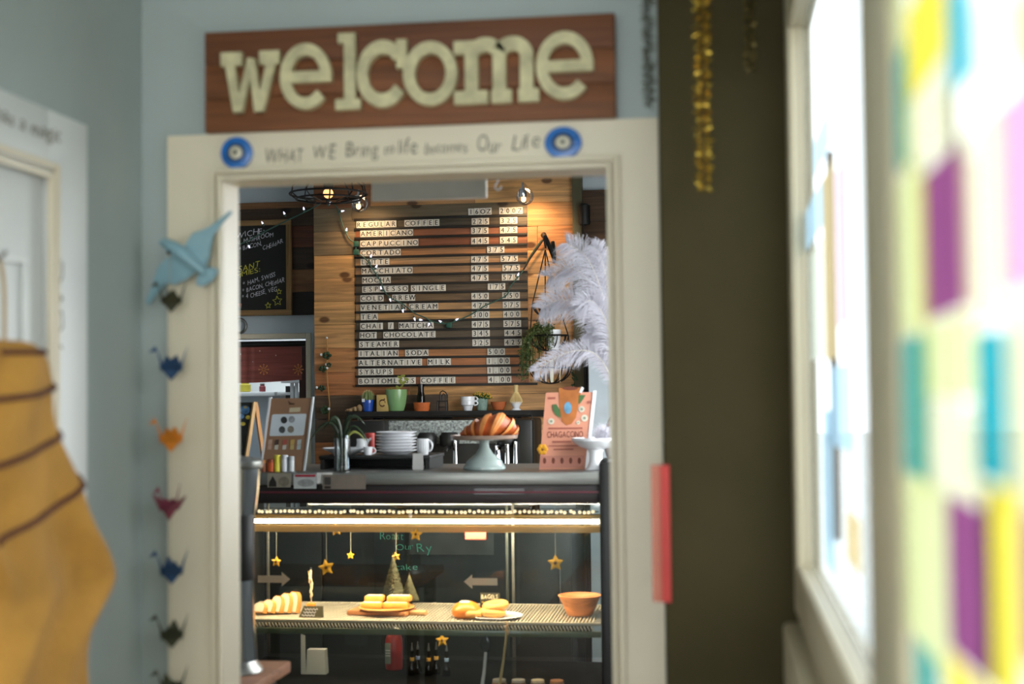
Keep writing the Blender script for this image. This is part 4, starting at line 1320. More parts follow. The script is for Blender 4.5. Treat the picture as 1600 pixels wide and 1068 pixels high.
# ---------------------------------------------------------------- right end of the rear wall
po = P(895, 480, YW - .06); pe = P(911, 480, YW - .06)
struct(obj('trim_4', B().box((pe.x - .055, YW - .05, 0), (pe.x, YW + .02, CEIL2), .004), mat('olive_post', (86, 82, 58), .6)), 'dark olive post at the end of the plank wall', 'post')
dw = thing('dark_boarding', 'dark brown boarding right of the plank wall', 'boarding', (P(930, 400, YW).x, YW, 1.5)); dw['kind'] = 'structure'
for i in range(6):
    z1 = P(925, 297, YW).z - i * .18
    obj('plank', B().box((pe.x + .001, YW - .004, z1 - .178), (X2R - .005, YW + .024, z1), .001), wood((84, 60, 40), 190 + i), dw)
c = P(913, 335, YW - .08); k = mpp(c)
t = thing('wall_sconce', 'black cylinder sconce on the dark boarding', 'lamp', c)
obj('shade', B().lathe([(8.5, -16), (9, -14), (9, 14), (6, 17), (.2, 17)], c, 20, k), M_iron, t)
obj('stem', B().tube([c + Vector((-2 * k, 0, -15 * k)), c + Vector((-3 * k, .02, -30 * k)), Vector((c.x - 3 * k, YW - .004, c.z - 42 * k))], .007, 8), M_iron, t)
obj('backplate', B().box((c.x - 8 * k, YW - .014, c.z - 8 * k), (c.x + 4 * k, YW - .004, c.z + 8 * k), .003), M_iron, t)
obj('arm', B().cyl(c, (c.x - 2 * k, YW - .006, c.z), .008), M_iron, t)
wd0, wd1 = P(919, 600, 7.62).x, P(1000, 600, 7.62).x
t = thing('white_cupboard', 'tall pale cupboard door behind the plumes', 'cupboard', (wd0, 7.62, 0))
obj('carcass', B().box((wd0, 7.63, 0), (wd1, 7.93, P(930, 515, 7.62).z), .004), mat('pale_laminate', (196, 206, 212), .5), t)
obj('door', B().box((wd0 + .004, 7.61, .1), (wd1 - .004, 7.629, P(930, 515, 7.62).z - .005), .003), mat('pale_laminate', (196, 206, 212), .5), t)
for i, px in enumerate((912.5, 915, 917)):
    x = P(px, 600, 7.75).x
    tag(obj('dark_pole', B().cyl((x, 7.75, 0), (x + .01, 7.75, P(915, 545, 7.75).z), .006 if i else .009), M_iron), ('thick black pole leaning beside the pale cupboard', 'thin black pole between the thick pole and the cupboard', 'thin black pole touching the cupboard edge')[i], 'pole', 'poles beside the cupboard')

# ---------------------------------------------------------------- hanging tiered basket with plant
Yp = 7.80
def hp(x, y, dy=0): return P(x, y, Yp + dy)
kb = mpp(hp(855, 500))
hb = thing('hanging_basket', 'tiered iron wire basket hanging from a wall hook', 'hanging basket', hp(855, 598))
obj('wall_hook', B().tube([hp(848, 367, .19), hp(850, 366, .1), hp(852, 370), hp(852, 380), hp(853, 388)], [.012, .014, .012, .008, .005], 8), M_iron, hb)
obj('twig', B().tube([hp(850, 373), hp(838, 390), hp(828, 404), hp(818, 421)], .005, 6), mat('twig_bark', (66, 46, 28), .9), hb)
obj('strap', B().tube([hp(853, 372), hp(860, 388), hp(866, 405)], [.012, .014, .012], 6), M_iron, hb)
obj('strap', B().tube([hp(864, 377, .03), hp(865, 395, .02), hp(866, 410)], [.010, .016, .010], 6), M_iron, hb)
def tier(cx, cy, r_, dep):
    cc = hp(cx, cy); q = B()
    q.tube([cc + Vector((math.cos(2*PI*i/32) * r_ * kb, math.sin(2*PI*i/32) * r_ * kb * .55, 0)) for i in range(32)], .005, 6, closed=True)
    obj('tier_ring', q, M_iron, hb)
    for j in range(6):
        a = PI * j / 6
        q = B().tube([cc + Vector((math.cos(a) * r_ * kb * math.cos(t_), math.sin(a) * r_ * .55 * kb * math.cos(t_), -dep * kb * math.sin(t_))) for t_ in [PI * m_ / 14 for m_ in range(15)]], .0032, 5)
        obj('basket_wire', q, M_iron, hb)
tier(852, 474, 20, 20); tier(857, 524, 31, 24); tier(860, 574, 33, 25)
for (a, c, z) in ((832, 828, 828), (852, 853, 853), (872, 888, 893)):
    obj('rope', B().tube([hp(852, 390), hp(a, 474), hp(c, 524), hp(z, 574)], .0038, 6), M_iron, hb)
p = hp(865, 546); k = kb; t = thing('hanging_pot', 'white ribbed pot in the hanging basket', 'pot', p)
obj('pot', B().lathe([(8, 0), (9.5, 1), (11.4, 24), (11.8, 25), (11.8, 31), (10.6, 31), (10.4, 26), (.2, 26)], p, 24, k), M_porc, t)
b = B()
for i in range(7): b.lathe([(9.9 + i * .24, 3 + i * 3), (10.3 + i * .24, 3.6 + i * 3), (9.9 + i * .24, 4.2 + i * 3)], p, 24, k)
obj('ribs', b, M_porc, t)
pl = thing('trailing_plant', 'bushy trailing olive green plant spilling over the menu edge', 'plant', hp(838, 590))
b = B(); rq = random.Random(9)
stems = B()
for s_ in range(46):
    sx_ = rq.uniform(846, 862); x, y = sx_, rq.uniform(508, 524); dy = rq.uniform(-.08, .04)
    ex = rq.choice((rq.uniform(814, 826), rq.uniform(824, 846), rq.uniform(840, 868))); ey = rq.uniform(540, 592) if ex < 846 else rq.uniform(512, 545)
    path = []
    for j in range(9):
        f = j / 8
        path.append(hp(x + (ex - x) * min(1, f * 1.7) ** .8, y - 6 * math.sin(min(1, f * 1.8) * PI) + (ey - y) * f ** 1.6, dy))
    stems.tube(path, .0015, 4)
    for j in range(1, 9):
        for m_ in range(5):
            c = path[j] + Vector((rq.gauss(0, .010), rq.gauss(0, .012), rq.gauss(0, .012)))
            d1 = Vector((rq.uniform(-1, 1), rq.uniform(-1, .3), rq.uniform(-1, .6))).normalized() * rq.uniform(.006, .010)
            d2 = d1.cross(Vector((rq.uniform(-1, 1), rq.uniform(-1, 1), rq.uniform(-1, 1)))).normalized() * .0045
            b._faces([c - d1, c + d2, c + d1, c - d2], ((0, 1, 2, 3),))
o = obj('leaves', b, M_olive, pl, False); o['kind'] = 'stuff'
obj('stems', stems, M_green, pl)
b = B()
for i in range(14):
    c = hp(rq.uniform(893, 902), rq.uniform(578, 604)); d1 = Vector((rq.uniform(-1, 1), -.3, rq.uniform(-1, .4))).normalized() * .011
    d2 = d1.cross(Vector((0, -1, .3))).normalized() * .006
    b._faces([c - d1, c + d2, c + d1, c - d2], ((0, 1, 2, 3),))
b.tube([hp(893, 574), hp(897, 585), hp(898, 604)], .002, 4)
obj('tendril', b, M_leafd, pl, False)
for px, w_, h_, colr, lb in ((845, 3.0, 26, (226, 170, 92), 'slim amber candle in the lower basket'), (862, 6.2, 34, (238, 226, 200), 'thick ivory candle in the lower basket'), (853, 2.4, 36, (214, 190, 150), 'thin pale candle in the lower basket'), (875, 2.6, 24, (222, 196, 150), 'short cream candle in the lower basket')):
    p = hp(px, 597); t = thing('candle', lb, 'candle', p, 'candles in the hanging basket')
    obj('wax', B().lathe([(w_ / 2, 0), (w_ / 2, h_), (w_ * .3, h_ + .6), (.1, h_)], p, 14, kb), mat('wax_%d' % px, colr, .4, sub=.2), t)
    obj('wick', B().cyl(p + Vector((0, 0, h_ * kb)), p + Vector((0, 0, (h_ + 3) * kb)), .001, seg=5), M_iron, t)

# ---------------------------------------------------------------- back counter and espresso machine
bc = thing('back_counter', 'dark back counter under the espresso machine', 'counter', (-2, 7.3, 0))
bx0, bx1 = P(380, 800, 7.3).x, P(893, 800, 7.3).x
obj('carcass', B().box((bx0, 7.3, 0.08), (bx1, 7.97, .90), .003), M_black, bc)
obj('worktop', B().box((bx0 - .02, 7.27, .90), (bx1, 7.975, .935), .004), mat('dark_stone', (58, 54, 48), .3, var=.3, scale=40), bc)
for i in range(4):
    xa = bx0 + (bx1 - bx0) * i / 4; xb = bx0 + (bx1 - bx0) * (i + 1) / 4
    d = obj('door', B().box((xa + .006, 7.282, .1), (xb - .006, 7.299, .88), .003), mat('charcoal_front', (40, 40, 36), .5, var=.2), bc)
    obj('handle', B().cyl((xb - .06, 7.27, .5), (xb - .06, 7.27, .68), .006), M_steel, d)
em = thing('espresso_machine', 'wide black espresso machine with a speckled grey back panel', 'espresso machine', (P(680, 700, 7.5).x, 7.5, .935))
Ye = 7.36
def ex(px): return P(px, 690, Ye).x
def ez(py): return P(690, py, Ye).z
obj('body', B().box((ex(552), Ye + .12, .985), (ex(828), Ye + .50, ez(656)), .012), M_black, em)
obj('top_hood', B().box((ex(545), Ye + .02, ez(698)), (ex(600), Ye + .12, ez(656)), .01), M_black, em)
obj('top_hood', B().box((ex(805), Ye + .0, ez(735)), (ex(832), Ye + .12, ez(656)), .01), M_black, em)
obj('speckled_panel', B().box((ex(600), Ye + .11, ez(694)), (ex(780), Ye + .119, ez(657)), .002), mat('speckled_granite', (150, 156, 152), .35, var=.75, scale=70), em)
obj('cup_rail', B().tube([(ex(550), Ye + .13, ez(656)), (ex(550), Ye + .13, ez(650)), (ex(826), Ye + .13, ez(650)), (ex(826), Ye + .13, ez(656))], .006, 8), M_iron, em)
for px in (615, 665, 700, 790):
    gh = obj('group_head', B().lathe([(14, 0), (16, 3), (16, 16), (12, 22), (.2, 22)], (ex(px), Ye + .04, ez(697)), 20, mpp((0, Ye, 1.3))), M_black, em)
    pf = obj('portafilter', B().tube([(ex(px), Ye + .02, ez(699)), (ex(px), Ye - .06, ez(700)), (ex(px) + .01, Ye - .14, ez(704))], [.012, .013, .011], 8), M_iron, em)
obj('drip_tray', B().box((ex(552), Ye - .06, .985), (ex(828), Ye + .12, 1.03), .006), M_steel, em)
for px in (560, 820):
    for dy in (0, .42): obj('foot', B().cyl((ex(px), Ye + dy, .935), (ex(px), Ye + dy, .985), .022), M_iron, em)
for px in (604, 776): obj('steam_wand', B().tube([(ex(px), Ye + .05, ez(690)), (ex(px), Ye - .03, ez(697)), (ex(px) + .02, Ye - .05, ez(735))], .005, 8), M_chrome, em)
for px, py, w_, h_, lb in ((712, 712, 5, 24, 'slim steel bottle on the drip tray below the croissant'), (778, 722, 7, 26, 'polished steel milk jug on the drip tray'), (793, 722, 5, 28, 'tall narrow steel jug on the drip tray'), (806, 724, 4.5, 34, 'thin steel canister at the end of the drip tray')):
    p = Vector((ex(px), Ye - .01, 1.0302)); k = mpp(p); hh = (ez(py - h_) - 1.03) / k
    tag(obj('steel_jug', B().lathe([(w_ * .95, 0), (w_, 2), (w_ * .92, hh * .7), (w_ * .75, hh * .9), (w_ * .85, hh), (w_ * .75, hh), (.2, hh * .5)], p, 18, k), M_chrome), lb, 'jug', 'steel jugs on the espresso machine')

# =================================================================== DISPLAY CASE + FRONT COUNTER
Yc, Yd = 5.30, 5.95
zct = P(680, 737, Yc).z
cx0, cx1 = P(330, 760, Yc).x, P(938, 760, Yc).x
kc = mpp(P(680, 760, Yc))
def zc_(py): return P(680, py, Yc).z
dc = thing('display_case', 'glass fronted pastry display case with a steel top', 'display case', ((cx0 + cx1) / 2, Yc, 0))
obj('steel_top', B().box((cx0, Yc - .01, zc_(757)), (cx1, Yd, zct), .004), M_steel, dc)
obj('front_band', B().box((cx0, Yc + .0, zc_(786)), (cx1, Yc + .03, zc_(757)), .003), mat('black_maroon', (30, 18, 18), .45, var=.3, scale=4, coat=.3), dc)
obj('maroon_line', B().box((cx0, Yc - .003, zc_(770)), (cx1, Yc, zc_(767)), 0), mat('maroon_strip', (92, 26, 40), .4), dc)
obj('roof_panel', B().box((cx0, Yc + .03, zc_(770)), (cx1, Yd, zc_(758)), 0), M_black, dc)
zdk = .46
obj('base', B().box((cx0, Yc, 0), (cx1, Yd, zdk), .004), mat('matte_black_deck', (16, 16, 15), .85, spec=.1), dc)
obj('front_glass', B().box((cx0, Yc + .004, zdk), (cx1, Yc + .010, zc_(786))), M_caseglass, dc)
for nm, xa, xb in (('sliding_door', cx0 + .02, (cx0 + cx1) / 2 + .34), ('sliding_door', (cx0 + cx1) / 2 + .30, cx1 - .02)):
    yy = Yd - (.03 if xa < -1.6 else .015)
    d = obj(nm, B().box((xa, yy, zdk + .02), (xb, yy + .005, zc_(775))), pane('door_glass', (.84, .87, .86), .5), dc)
    obj('edge_strip', B().box((xb - .012, yy - .004, zdk + .02), (xb, yy + .008, zc_(775)), .001), M_steel, d)
    obj('edge_strip', B().box((xa, yy - .004, zdk + .02), (xa + .012, yy + .008, zc_(775)), .001), M_steel, d)
px0, px1 = P(937, 800, Yc - .02).x, P(957, 800, Yc - .02).x
b = B().box((px0, Yc - .02, 0), (px1, Yd, zc_(722)), .008)
obj('end_post', b, M_black, dc)
obj('post_cap', B().lathe([(1, 0), (.95, .2), (.7, .55), (.3, .75), (.05, .8)], ((px0 + px1) / 2, Yc + .01, zc_(722) - .004), 20, (px1 - px0) / 2), M_black, dc)
obj('left_end', B().box((cx0 - .03, Yc, 0), (cx0, Yd, zct), .004), M_black, dc)
# lamp inside the case
lt = thing('case_lamp', 'bright tube lamp with a brass reflector inside the display case', 'lamp', ((cx0 + cx1) / 2, Yc + .05, zc_(825)))
Yl = Yc + .05
def zl(py): return P(680, py, Yl).z
obj('tube', B().cyl((cx0 + .03, Yl, zl(814)), (cx1 - .01, Yl, zl(814)), 3.6 * kc, seg=14), emitter('tube_glow', (255, 226, 180), 7.0), lt)
obj('reflector', B().box((cx0 + .02, Yl - .004, zl(831)), (cx1 - .004, Yl + .001, zl(820)), .001), cloth_thin('amber_diffuser', (226, 200, 148), .35), lt)
obj('top_channel', B().box((cx0 + .02, Yl - .01, zl(808)), (cx1 - .004, Yl + .04, zl(803.5)), .001), mat('brass_strip', (196, 160, 92), .4, metal=.4), lt)
obj('clip', B().sph(P(641, 803, Yl - .012), (3 * kc, .006, 6 * kc), 10, 8), M_porc, lt)
bl = bpy.data.lights.new('case_lamp_light', 'AREA'); bl.shape = 'RECTANGLE'; bl.size = cx1 - cx0 - .1; bl.size_y = .03; bl.energy = 12; bl.color = (1, .80, .52)
bo = bpy.data.objects.new('case_lamp_light', bl); bo.location = ((cx0 + cx1) / 2, Yl + .05, zl(822)); bo.rotation_euler = (R(18), 0, 0); C.objects.link(bo)
bd = thing('bead_lights', 'row of tiny warm bead lights under the case top', 'string lights', ((cx0 + cx1) / 2, Yc + .03, zc_(799)))
obj('wire', B().cyl((cx0 + .02, Yc + .035, P(680, 799, Yc + .03).z), (cx1 - .01, Yc + .035, P(680, 799, Yc + .03).z), .0025, seg=6), M_iron, bd)
bead = B().sph((0, 0, 0), .0065, 8, 6).mesh('bead'); bead.materials.append(emitter('bead_glow', (255, 232, 190), .8))
nbd = 84
for i in range(nbd):
    link('bead', bead, None, bd, (cx0 + .04 + (cx1 - cx0 - .07) * i / (nbd - 1) + rp.uniform(-.004, .004), Yc + .035 - .004, P(680, 799, Yc + .03).z + rp.uniform(-.003, .003)))
# shelf in the case
Ysh0, Ysh1 = Yc + .06, Yd - .13
zsh = P(660, 969, Ysh0).z
sf = thing('case_shelf', 'white wire shelf across the inside of the display case', 'shelf', ((cx0 + cx1) / 2, Ysh0, zsh))
M_wirew = mat('white_wire', (214, 206, 186), .4, metal=.2)
obj('front_bar', B().box((cx0 + .02, Ysh0 - .004, zsh - .012), (cx1 - .01, Ysh0 + .004, zsh), .002), M_wirew, sf)
obj('back_bar', B().box((cx0 + .02, Ysh1 - .004, zsh - .012), (cx1 - .01, Ysh1 + .004, zsh), .002), M_wirew, sf)
b = B()
n = 110
for i in range(n):
    x = cx0 + .03 + (cx1 - cx0 - .06) * i / n
    b.box((x - .0022, Ysh0, zsh - .005), (x + .0022, Ysh1, zsh - .001))
for j in range(1, 10):
    y = Ysh0 + (Ysh1 - Ysh0) * j / 10
    b.box((cx0 + .02, y - .002, zsh - .010), (cx1 - .01, y + .002, zsh - .005))
o = obj('wire_grid', b, M_wirew, sf, False); o['kind'] = 'stuff'
b = B()
for i in range(n):
    x = cx0 + .03 + (cx1 - cx0 - .06) * i / n
    b.tube([(x - .004, Ysh0 - .003, zsh - .014), (x + .001, Ysh0 - .006, zsh - .022), (x + .005, Ysh0 - .003, zsh - .030)], .0028, 5)
o = obj('rope_edge', b, M_wirew, sf); o['kind'] = 'stuff'
obj('glass_edge', B().box((cx0 + .02, Ysh0 - .002, zsh - .056), (cx1 - .01, Ysh0 + .010, zsh - .034), .001), mat('green_glass_edge', (104, 116, 92), .25), sf)
for xs_ in (cx0 + .05, (cx0 + cx1) / 2, cx1 - .03):
    obj('bracket', B().box((xs_ - .008, Ysh1 - .005, zsh - .05), (xs_ + .008, Yd - .032, zsh - .012), .001), M_steel, sf)

# ---------------------------------------------------------------- food on the case shelf
zf = zsh + .0005
def onc(px, Y): p = P(px, 960, Y); p.z = zf; return p, mpp(p)
M_crust = mat('bread_crust', (204, 138, 62), .7, var=.25, scale=18, bump=.3)
M_crumb = mat('bread_crumb', (244, 226, 196), .8, var=.06, scale=30, bump=.3)
for i in range(5):
    p, k = onc(406 + i * 13, Yc + .16 + i * .01)
    t = thing('bread_slice', ['outermost bread slice leaning at the low end of the loaf', 'second bread slice of the leaning loaf', 'middle bread slice of the leaning loaf', 'fourth bread slice of the leaning loaf', 'tallest bread slice at the end of the loaf beside the price card'][i], 'bread', p, 'slices of the loaf in the case')
    h_ = (16, 20, 26, 30, 32)[i]; w_ = 22
    rot = Matrix.Rotation(R(62), 3, 'Z') @ Matrix.Rotation(R(24 - i * 3), 3, 'Y')
    sec = [(-w_ / 2, 0), (w_ / 2, 0), (w_ / 2 + 1, h_ * .55), (w_ * .42, h_ * .86), (w_ * .2, h_), (-w_ * .2, h_), (-w_ * .42, h_ * .86), (-w_ / 2 - 1, h_ * .55)]
    lift = Vector((0, 0, .5 * k + 5 * k * math.sin(R(18 - i * 3))))
    q = [p + lift + rot @ (Vector((-5, y, z)) * k) for y, z in sec]
    obj('crust', B().prism(q, rot @ (Vector((8.5, 0, 0)) * k)), M_crust, t)
    q = [p + lift + rot @ (Vector((-5.3, y * .9, z * .92 + 1)) * k) for y, z in sec]
    obj('crumb', B().prism(q, rot @ (Vector((.4, 0, 0)) * k)), M_crumb, t)
# price card
p, k = onc(484, Yc + .10)
t = thing('price_card', 'small dark price card with white handwriting beside the loaf', 'card', p)
tl = Vector((0, .006, 0))
obj('card', B().hexa((p + Vector((-18, 0, 0)) * k, p + Vector((22, 0, 0)) * k, p + Vector((22, 1, 0)) * k, p + Vector((-18, 1, 0)) * k, p + Vector((-11, 5, 17)) * k, p + Vector((20, 5, 17)) * k, p + Vector((20, 6, 17)) * k, p + Vector((-11, 6, 17)) * k)), mat('olive_card', (70, 64, 36), .7), t)
b = B()
for r_ in range(3):
    pts = [p + Vector((-13 + r_ * 2 + j * 1.5, -.3 + (3 + r_ * 4.6) * .29 - .35, 3 + r_ * 4.6 + 1.5 * math.sin(j * 1.9 + r_))) * k for j in range(15)]
    stroke(b, pts, .0030, (0, -1, .3))
obj('scribble', b, M_ckw, t, False)
p, k = onc(486, Yc + .20)
t = thing('clip_holder', 'orange wooden clip block holding a dried sprig', 'clip holder', p)
obj('block', B().box(p + Vector((-6.5, -5, 0)) * k, p + Vector((6.5, 5, 16)) * k, .002), mat('orange_block', (216, 130, 40), .6), t)
sp = [p + Vector((x, 0, z)) * k for x, z in ((0, 16), (1, 30), (-1, 45), (-3, 58), (-4, 66))]
obj('sprig', B().tube(sp, .0018, 5), mat('dry_stem', (196, 168, 120), .8), t)
b = B()
for j in range(16): b.sph(p + Vector((rp.uniform(-3, 2), rp.uniform(-2, 2), 26 + j * 2.6)) * k, (.0045, .0045, .007), 6, 5)
obj('sprig_buds', b, mat('dry_bud', (226, 206, 170), .8), t)
# cutting board with pastry bars
p, k = onc(604, Yc + .22)
t = thing('cutting_board', 'dark edged wooden board under the pastry bars', 'board', p)
rot = Matrix.Rotation(R(-8), 4, 'Z')
Mt = Matrix.Translation(p) @ rot
obj('slab', B().box(Vector((-56, -26, 0)) * k, Vector((40, 26, 6.5)) * k, .002, Mt), wood((170, 104, 48), 210, knots=False), t)
obj('handle', B().box(Vector((40, -8, 0)) * k, Vector((66, 8, 6)) * k, .002, Mt), wood((196, 150, 92), 211, knots=False), t)
pb = p + Vector((0, 0, 6.6 * k))
tag(obj('oval_plate', B().lathe([(26, 0), (34, 1), (42, 4), (41, 4.6), (30, 2), (.2, 1.6)], pb, 32, k, sx=1.05), mat('tan_plate', (206, 150, 84), .5)), 'oval tan plate on the cutting board', 'plate')
M_past = mat('golden_pastry', (228, 158, 70), .65, var=.2, scale=25, bump=.3)
for i, (dx, dy, dz, w_) in enumerate(((-22, -4, 2.2, 34), (16, -2, 2.2, 40), (-20, 6, 11.5, 30), (20, 4, 12, 38))):
    pp = pb + Vector((dx, dy, dz)) * k
    t = thing('pastry_bar', ['golden pastry bar at the lower left of the plated pile', 'golden pastry bar at the lower right of the plated pile', 'smaller pastry bar on top beside the bread end', 'larger pastry bar on top beside the tree'][i] if False else ['golden pastry bar at the bottom of the pile by the board slab end', 'golden pastry bar at the bottom of the pile by the board handle', 'shorter pastry bar on top of the pile', 'longer pastry bar on top of the pile'][i], 'pastry', pp, 'pastry bars on the oval plate')
    obj('bar', B().box(pp + Vector((-w_ / 2, -9, 0)) * k, pp + Vector((w_ / 2, 9, 9)) * k, .006), M_past, t)
    obj('glaze', B().box(pp + Vector((-w_ / 2 + 3, -6, 8.6)) * k, pp + Vector((w_ / 2 - 3, 6, 9.8)) * k, .001), M_crumb, t)
# bottle-brush trees behind
for px, w_, h_, lb in ((615, 40, 72, 'taller frosted bottle-brush tree in the display case'), (640, 30, 42, 'shorter frosted bottle-brush tree in the display case')):
    p, k = onc(px, Yc + .46)
    t = thing('brush_tree', lb, 'ornament tree', p, 'bottle-brush trees in the case')
    obj('trunk', B().lathe([(5, 0), (5, 3), (1.2, 3.4), (1, h_ + 6), (.1, h_ + 8)], p, 10, k), mat('tree_base', (96, 70, 44), .7), t)
    b = B()
    for i in range(1500):
        f = rp.random() ** .8; z = 8 + f * (h_ - 2); r_ = (w_ / 2) * (1 - f) + .8; a = rp.uniform(0, 2 * PI)
        c = p + Vector((0, 0, z * k)); e = c + Vector((math.cos(a) * r_, math.sin(a) * r_, -1.5)) * k
        s = Vector((-math.sin(a), math.cos(a), .3)) * .0011
        b._faces([c, e + s, e - s], ((0, 1, 2),))
    o = obj('bristles', b, mat('frosted_bristle', (150, 148, 118), .8, var=.35, scale=20), t, False); o['kind'] = 'stuff'
# muffin / bun, bagels and their sign
p, k = onc(729, Yc + .16)
t = thing('brioche_bun', 'glossy orange brioche bun beside the bagels', 'bun', p)
obj('bun', B().lathe([(18, 0), (22, 3), (23.5, 9), (22, 15), (16, 21), (8, 24), (.2, 24.6)], p, 28, k), mat('bun_glaze', (222, 128, 40), .4, var=.2, scale=14, coat=.2), t)
obj('sugar_top', B().lathe([(9, 23.4), (7, 25), (.2, 25.8)], p + Vector((-2 * k, -3 * k, 0)), 16, k), M_crumb, t)
M_bagel = mat('bagel', (232, 172, 92), .6, var=.22, scale=16, bump=.15)
p, k = onc(776, Yc + .16)
tag(obj('serving_plate', B().lathe([(24, 0), (30, .8), (40, 3.4), (39, 4), (28, 1.6), (.2, 1.4)], p, 32, k, sx=1.05), M_porc), 'white serving plate under the bagels', 'plate')
for i, (dx, dy, dz, tx, ty, lb) in enumerate(((-6, -6, 8.4, 0, 4, 'bagel lying flat on the white plate'), (-2, 2, 18, 6, -6, 'bagel resting on top of another bagel'), (-34, -14, 7.5, 0, 0, 'bagel at the edge of the plate beside the brioche bun'))):
    c = p + Vector((dx, dy, dz)) * k; rot = Matrix.Rotation(R(tx), 3, 'X') @ Matrix.Rotation(R(ty), 3, 'Y'); rg = []
    for a in [2 * PI * j / 28 for j in range(28)]:
        d = Vector((math.cos(a), math.sin(a), 0))
        Rm, rr = (14, 7) if i < 2 else (9, 6)
        rg.append([c + rot @ ((d * (Rm + rr * math.cos(q_)) + Vector((0, 0, rr * .85 * math.sin(q_)))) * k) for q_ in [2 * PI * m_ / 12 for m_ in range(12)]])
    tag(obj('bagel', B().rings(rg, False, True), M_bagel), lb, 'bagel', 'bagels on the white plate')
p, k = onc(766, Yc + .30)
t = thing('bagel_sign', 'small black sign reading bagels behind the bagels', 'sign', p)
obj('board', B().box(p + Vector((-16, 0, 0)) * k, p + Vector((15, 2, 29)) * k, .001), mat('black_card', (40, 36, 22), .7), t)
b = B()
put_text(b, 'BAGELS', p + Vector((-14, -.2, 20)) * k, U, V, 6.5 * k, 27 * k, hand=.08)
obj('title', b, mat('cream_chalk', (236, 226, 190), .8), t, False)
b = B()
for r_ in range(2): stroke(b, [p + Vector((-13 + j * 1.7, -.25, 14 - r_ * 6 + 1.6 * math.sin(j * 2.2 + r_))) * k for j in range(16)], .003, (0, -1, 0))
obj('scribble', b, mat('yellow_pen', (206, 176, 80), .8), t, False)
# wooden bowl
p, k = onc(906, Yc + .24)
t = thing('wooden_bowl', 'orange wooden bowl at the end of the case shelf', 'bowl', p)
obj('bowl', B().lathe([(18, 0), (20, 1), (31, 26), (34, 31), (32.5, 31.5), (28, 26), (18, 5), (.2, 4)], p, 32, k), wood((214, 132, 70), 215, knots=False), t)
# hanging stars + stickers
M_star = mat('yellow_star', (228, 176, 40), .5, var=.1)
M_thread = mat('pale_thread', (170, 176, 166), .8)
sid = 0
for px, py, r_, dY, lb in ((432, 877, 8.5, .05, 'small yellow star over the bread loaf'), (510, 886, 13, .02, 'large yellow star over the orange clip block'), (650, 834, 11, .03, 'yellow star touching the brass reflector above the trees'),
                           (619, 869, 7, .06, 'small yellow star in front of the taller tree'), (868, 879, 13, .02, 'large yellow star beside the wooden bowl'), (548, 867, 6.5, .30, 'small faint yellow star between the clip block and the trees'),
                           (525, 827, 10, .04, 'yellow star half hidden behind the brass reflector'), (691, 1000, 11, .30, 'dim yellow star hanging below the case shelf')):
    Y = Yc + .02 + dY; c = P(px, py, Y); k = mpp(c)
    t = thing('hanging_star', lb, 'star ornament', c, 'paper stars in the display case')
    rg = []; a0 = rp.uniform(-.25, .25)
    def sp_(f, dy): return [c + Vector((math.sin(a0 + j * PI / 5) * (r_ if j % 2 == 0 else r_ * .52) * f * k, dy, math.cos(a0 + j * PI / 5) * (r_ if j % 2 == 0 else r_ * .52) * f * k)) for j in range(10)]
    obj('star', B().rings([sp_(1, 0), sp_(1, -.003), sp_(.45, -.007)]), M_star, t, False)
    obj('star_eye', B().cyl(c + Vector((0, -.0068, 0)), c + Vector((0, -.0082, 0)), r_ * .2 * k, seg=10), mat('star_brown', (110, 70, 24), .6), t)
    ztop = (zc_(772) if py < 960 else zsh - .06)
    obj('thread', B().cyl(c + Vector((0, .001, r_ * .6 * k)), Vector((c.x, c.y + .001, ztop)), .0009, seg=4), M_thread, t)
def arrow(px0, px1, py, flip, lb):
    Y = Yc + .0035; a = P(px0, py, Y); c = P(px1, py, Y); k = mpp(a); L_ = c.x - a.x
    pts = [(0, -5.5), (L_ / k - 13, -5.5), (L_ / k - 13, -11), (L_ / k, 0), (L_ / k - 13, 11), (L_ / k - 13, 5.5), (0, 5.5)]
    q = [Vector(((a.x + x * k) if not flip else (c.x - x * k), Y - .0015, a.z + z * k)) for x, z in pts]
    tag(obj('arrow_sticker', B().prism(q, (0, .0012, 0)), cloth_thin('ivory_vinyl', (228, 216, 192), .65), smooth=False), lb, 'sticker')
arrow(403, 453, 904, False, 'ivory arrow sticker on the case glass above the bread loaf')
arrow(725, 777, 908, True, 'ivory arrow sticker on the case glass above the bagels')
a = P(727, 842, Yc + .14); c = P(759, 828, Yc + .14)
tag(obj('red_note', B().box(a, c + Vector((0, .001, 0)), 0), mat('red_note', (214, 70, 56), .7)), 'small red note hanging in the display case', 'note')

# ---------------------------------------------------------------- lower deck of the case + things behind it
zb0 = zdk + .0005
def ond(px, Y): p = P(px, 1055, Y); p.z = zb0; return p, mpp(p)
p, k = ond(492, Yc + .30)
t = thing('paper_bag', 'folded white paper bag standing in the bottom of the case', 'paper bag', p)
M_paper = mat('white_paper', (206, 212, 212), .8, var=.04)
obj('bag_body', B().hexa((p + Vector((-12, -8, 0)) * k, p + Vector((20, -8, 0)) * k, p + Vector((20, 8, 0)) * k, p + Vector((-12, 8, 0)) * k, p + Vector((-10, -8, 38)) * k, p + Vector((18, -8, 38)) * k, p + Vector((18, 8, 38)) * k, p + Vector((-10, 8, 38)) * k)), M_paper, t)
obj('bag_flap', B().hexa((p + Vector((-20, -8, 0)) * k, p + Vector((-12, -9, 0)) * k, p + Vector((-12, -8, 0)) * k, p + Vector((-20, -7, 0)) * k, p + Vector((-20, -8, 62)) * k, p + Vector((-13, -9, 60)) * k, p + Vector((-13, -8, 60)) * k, p + Vector((-20, -7, 62)) * k)), M_paper, t)
p, k = ond(616, Yc + .42)
t = thing('fire_extinguisher', 'red fire extinguisher with a grey label at the back of the case', 'fire extinguisher', p)
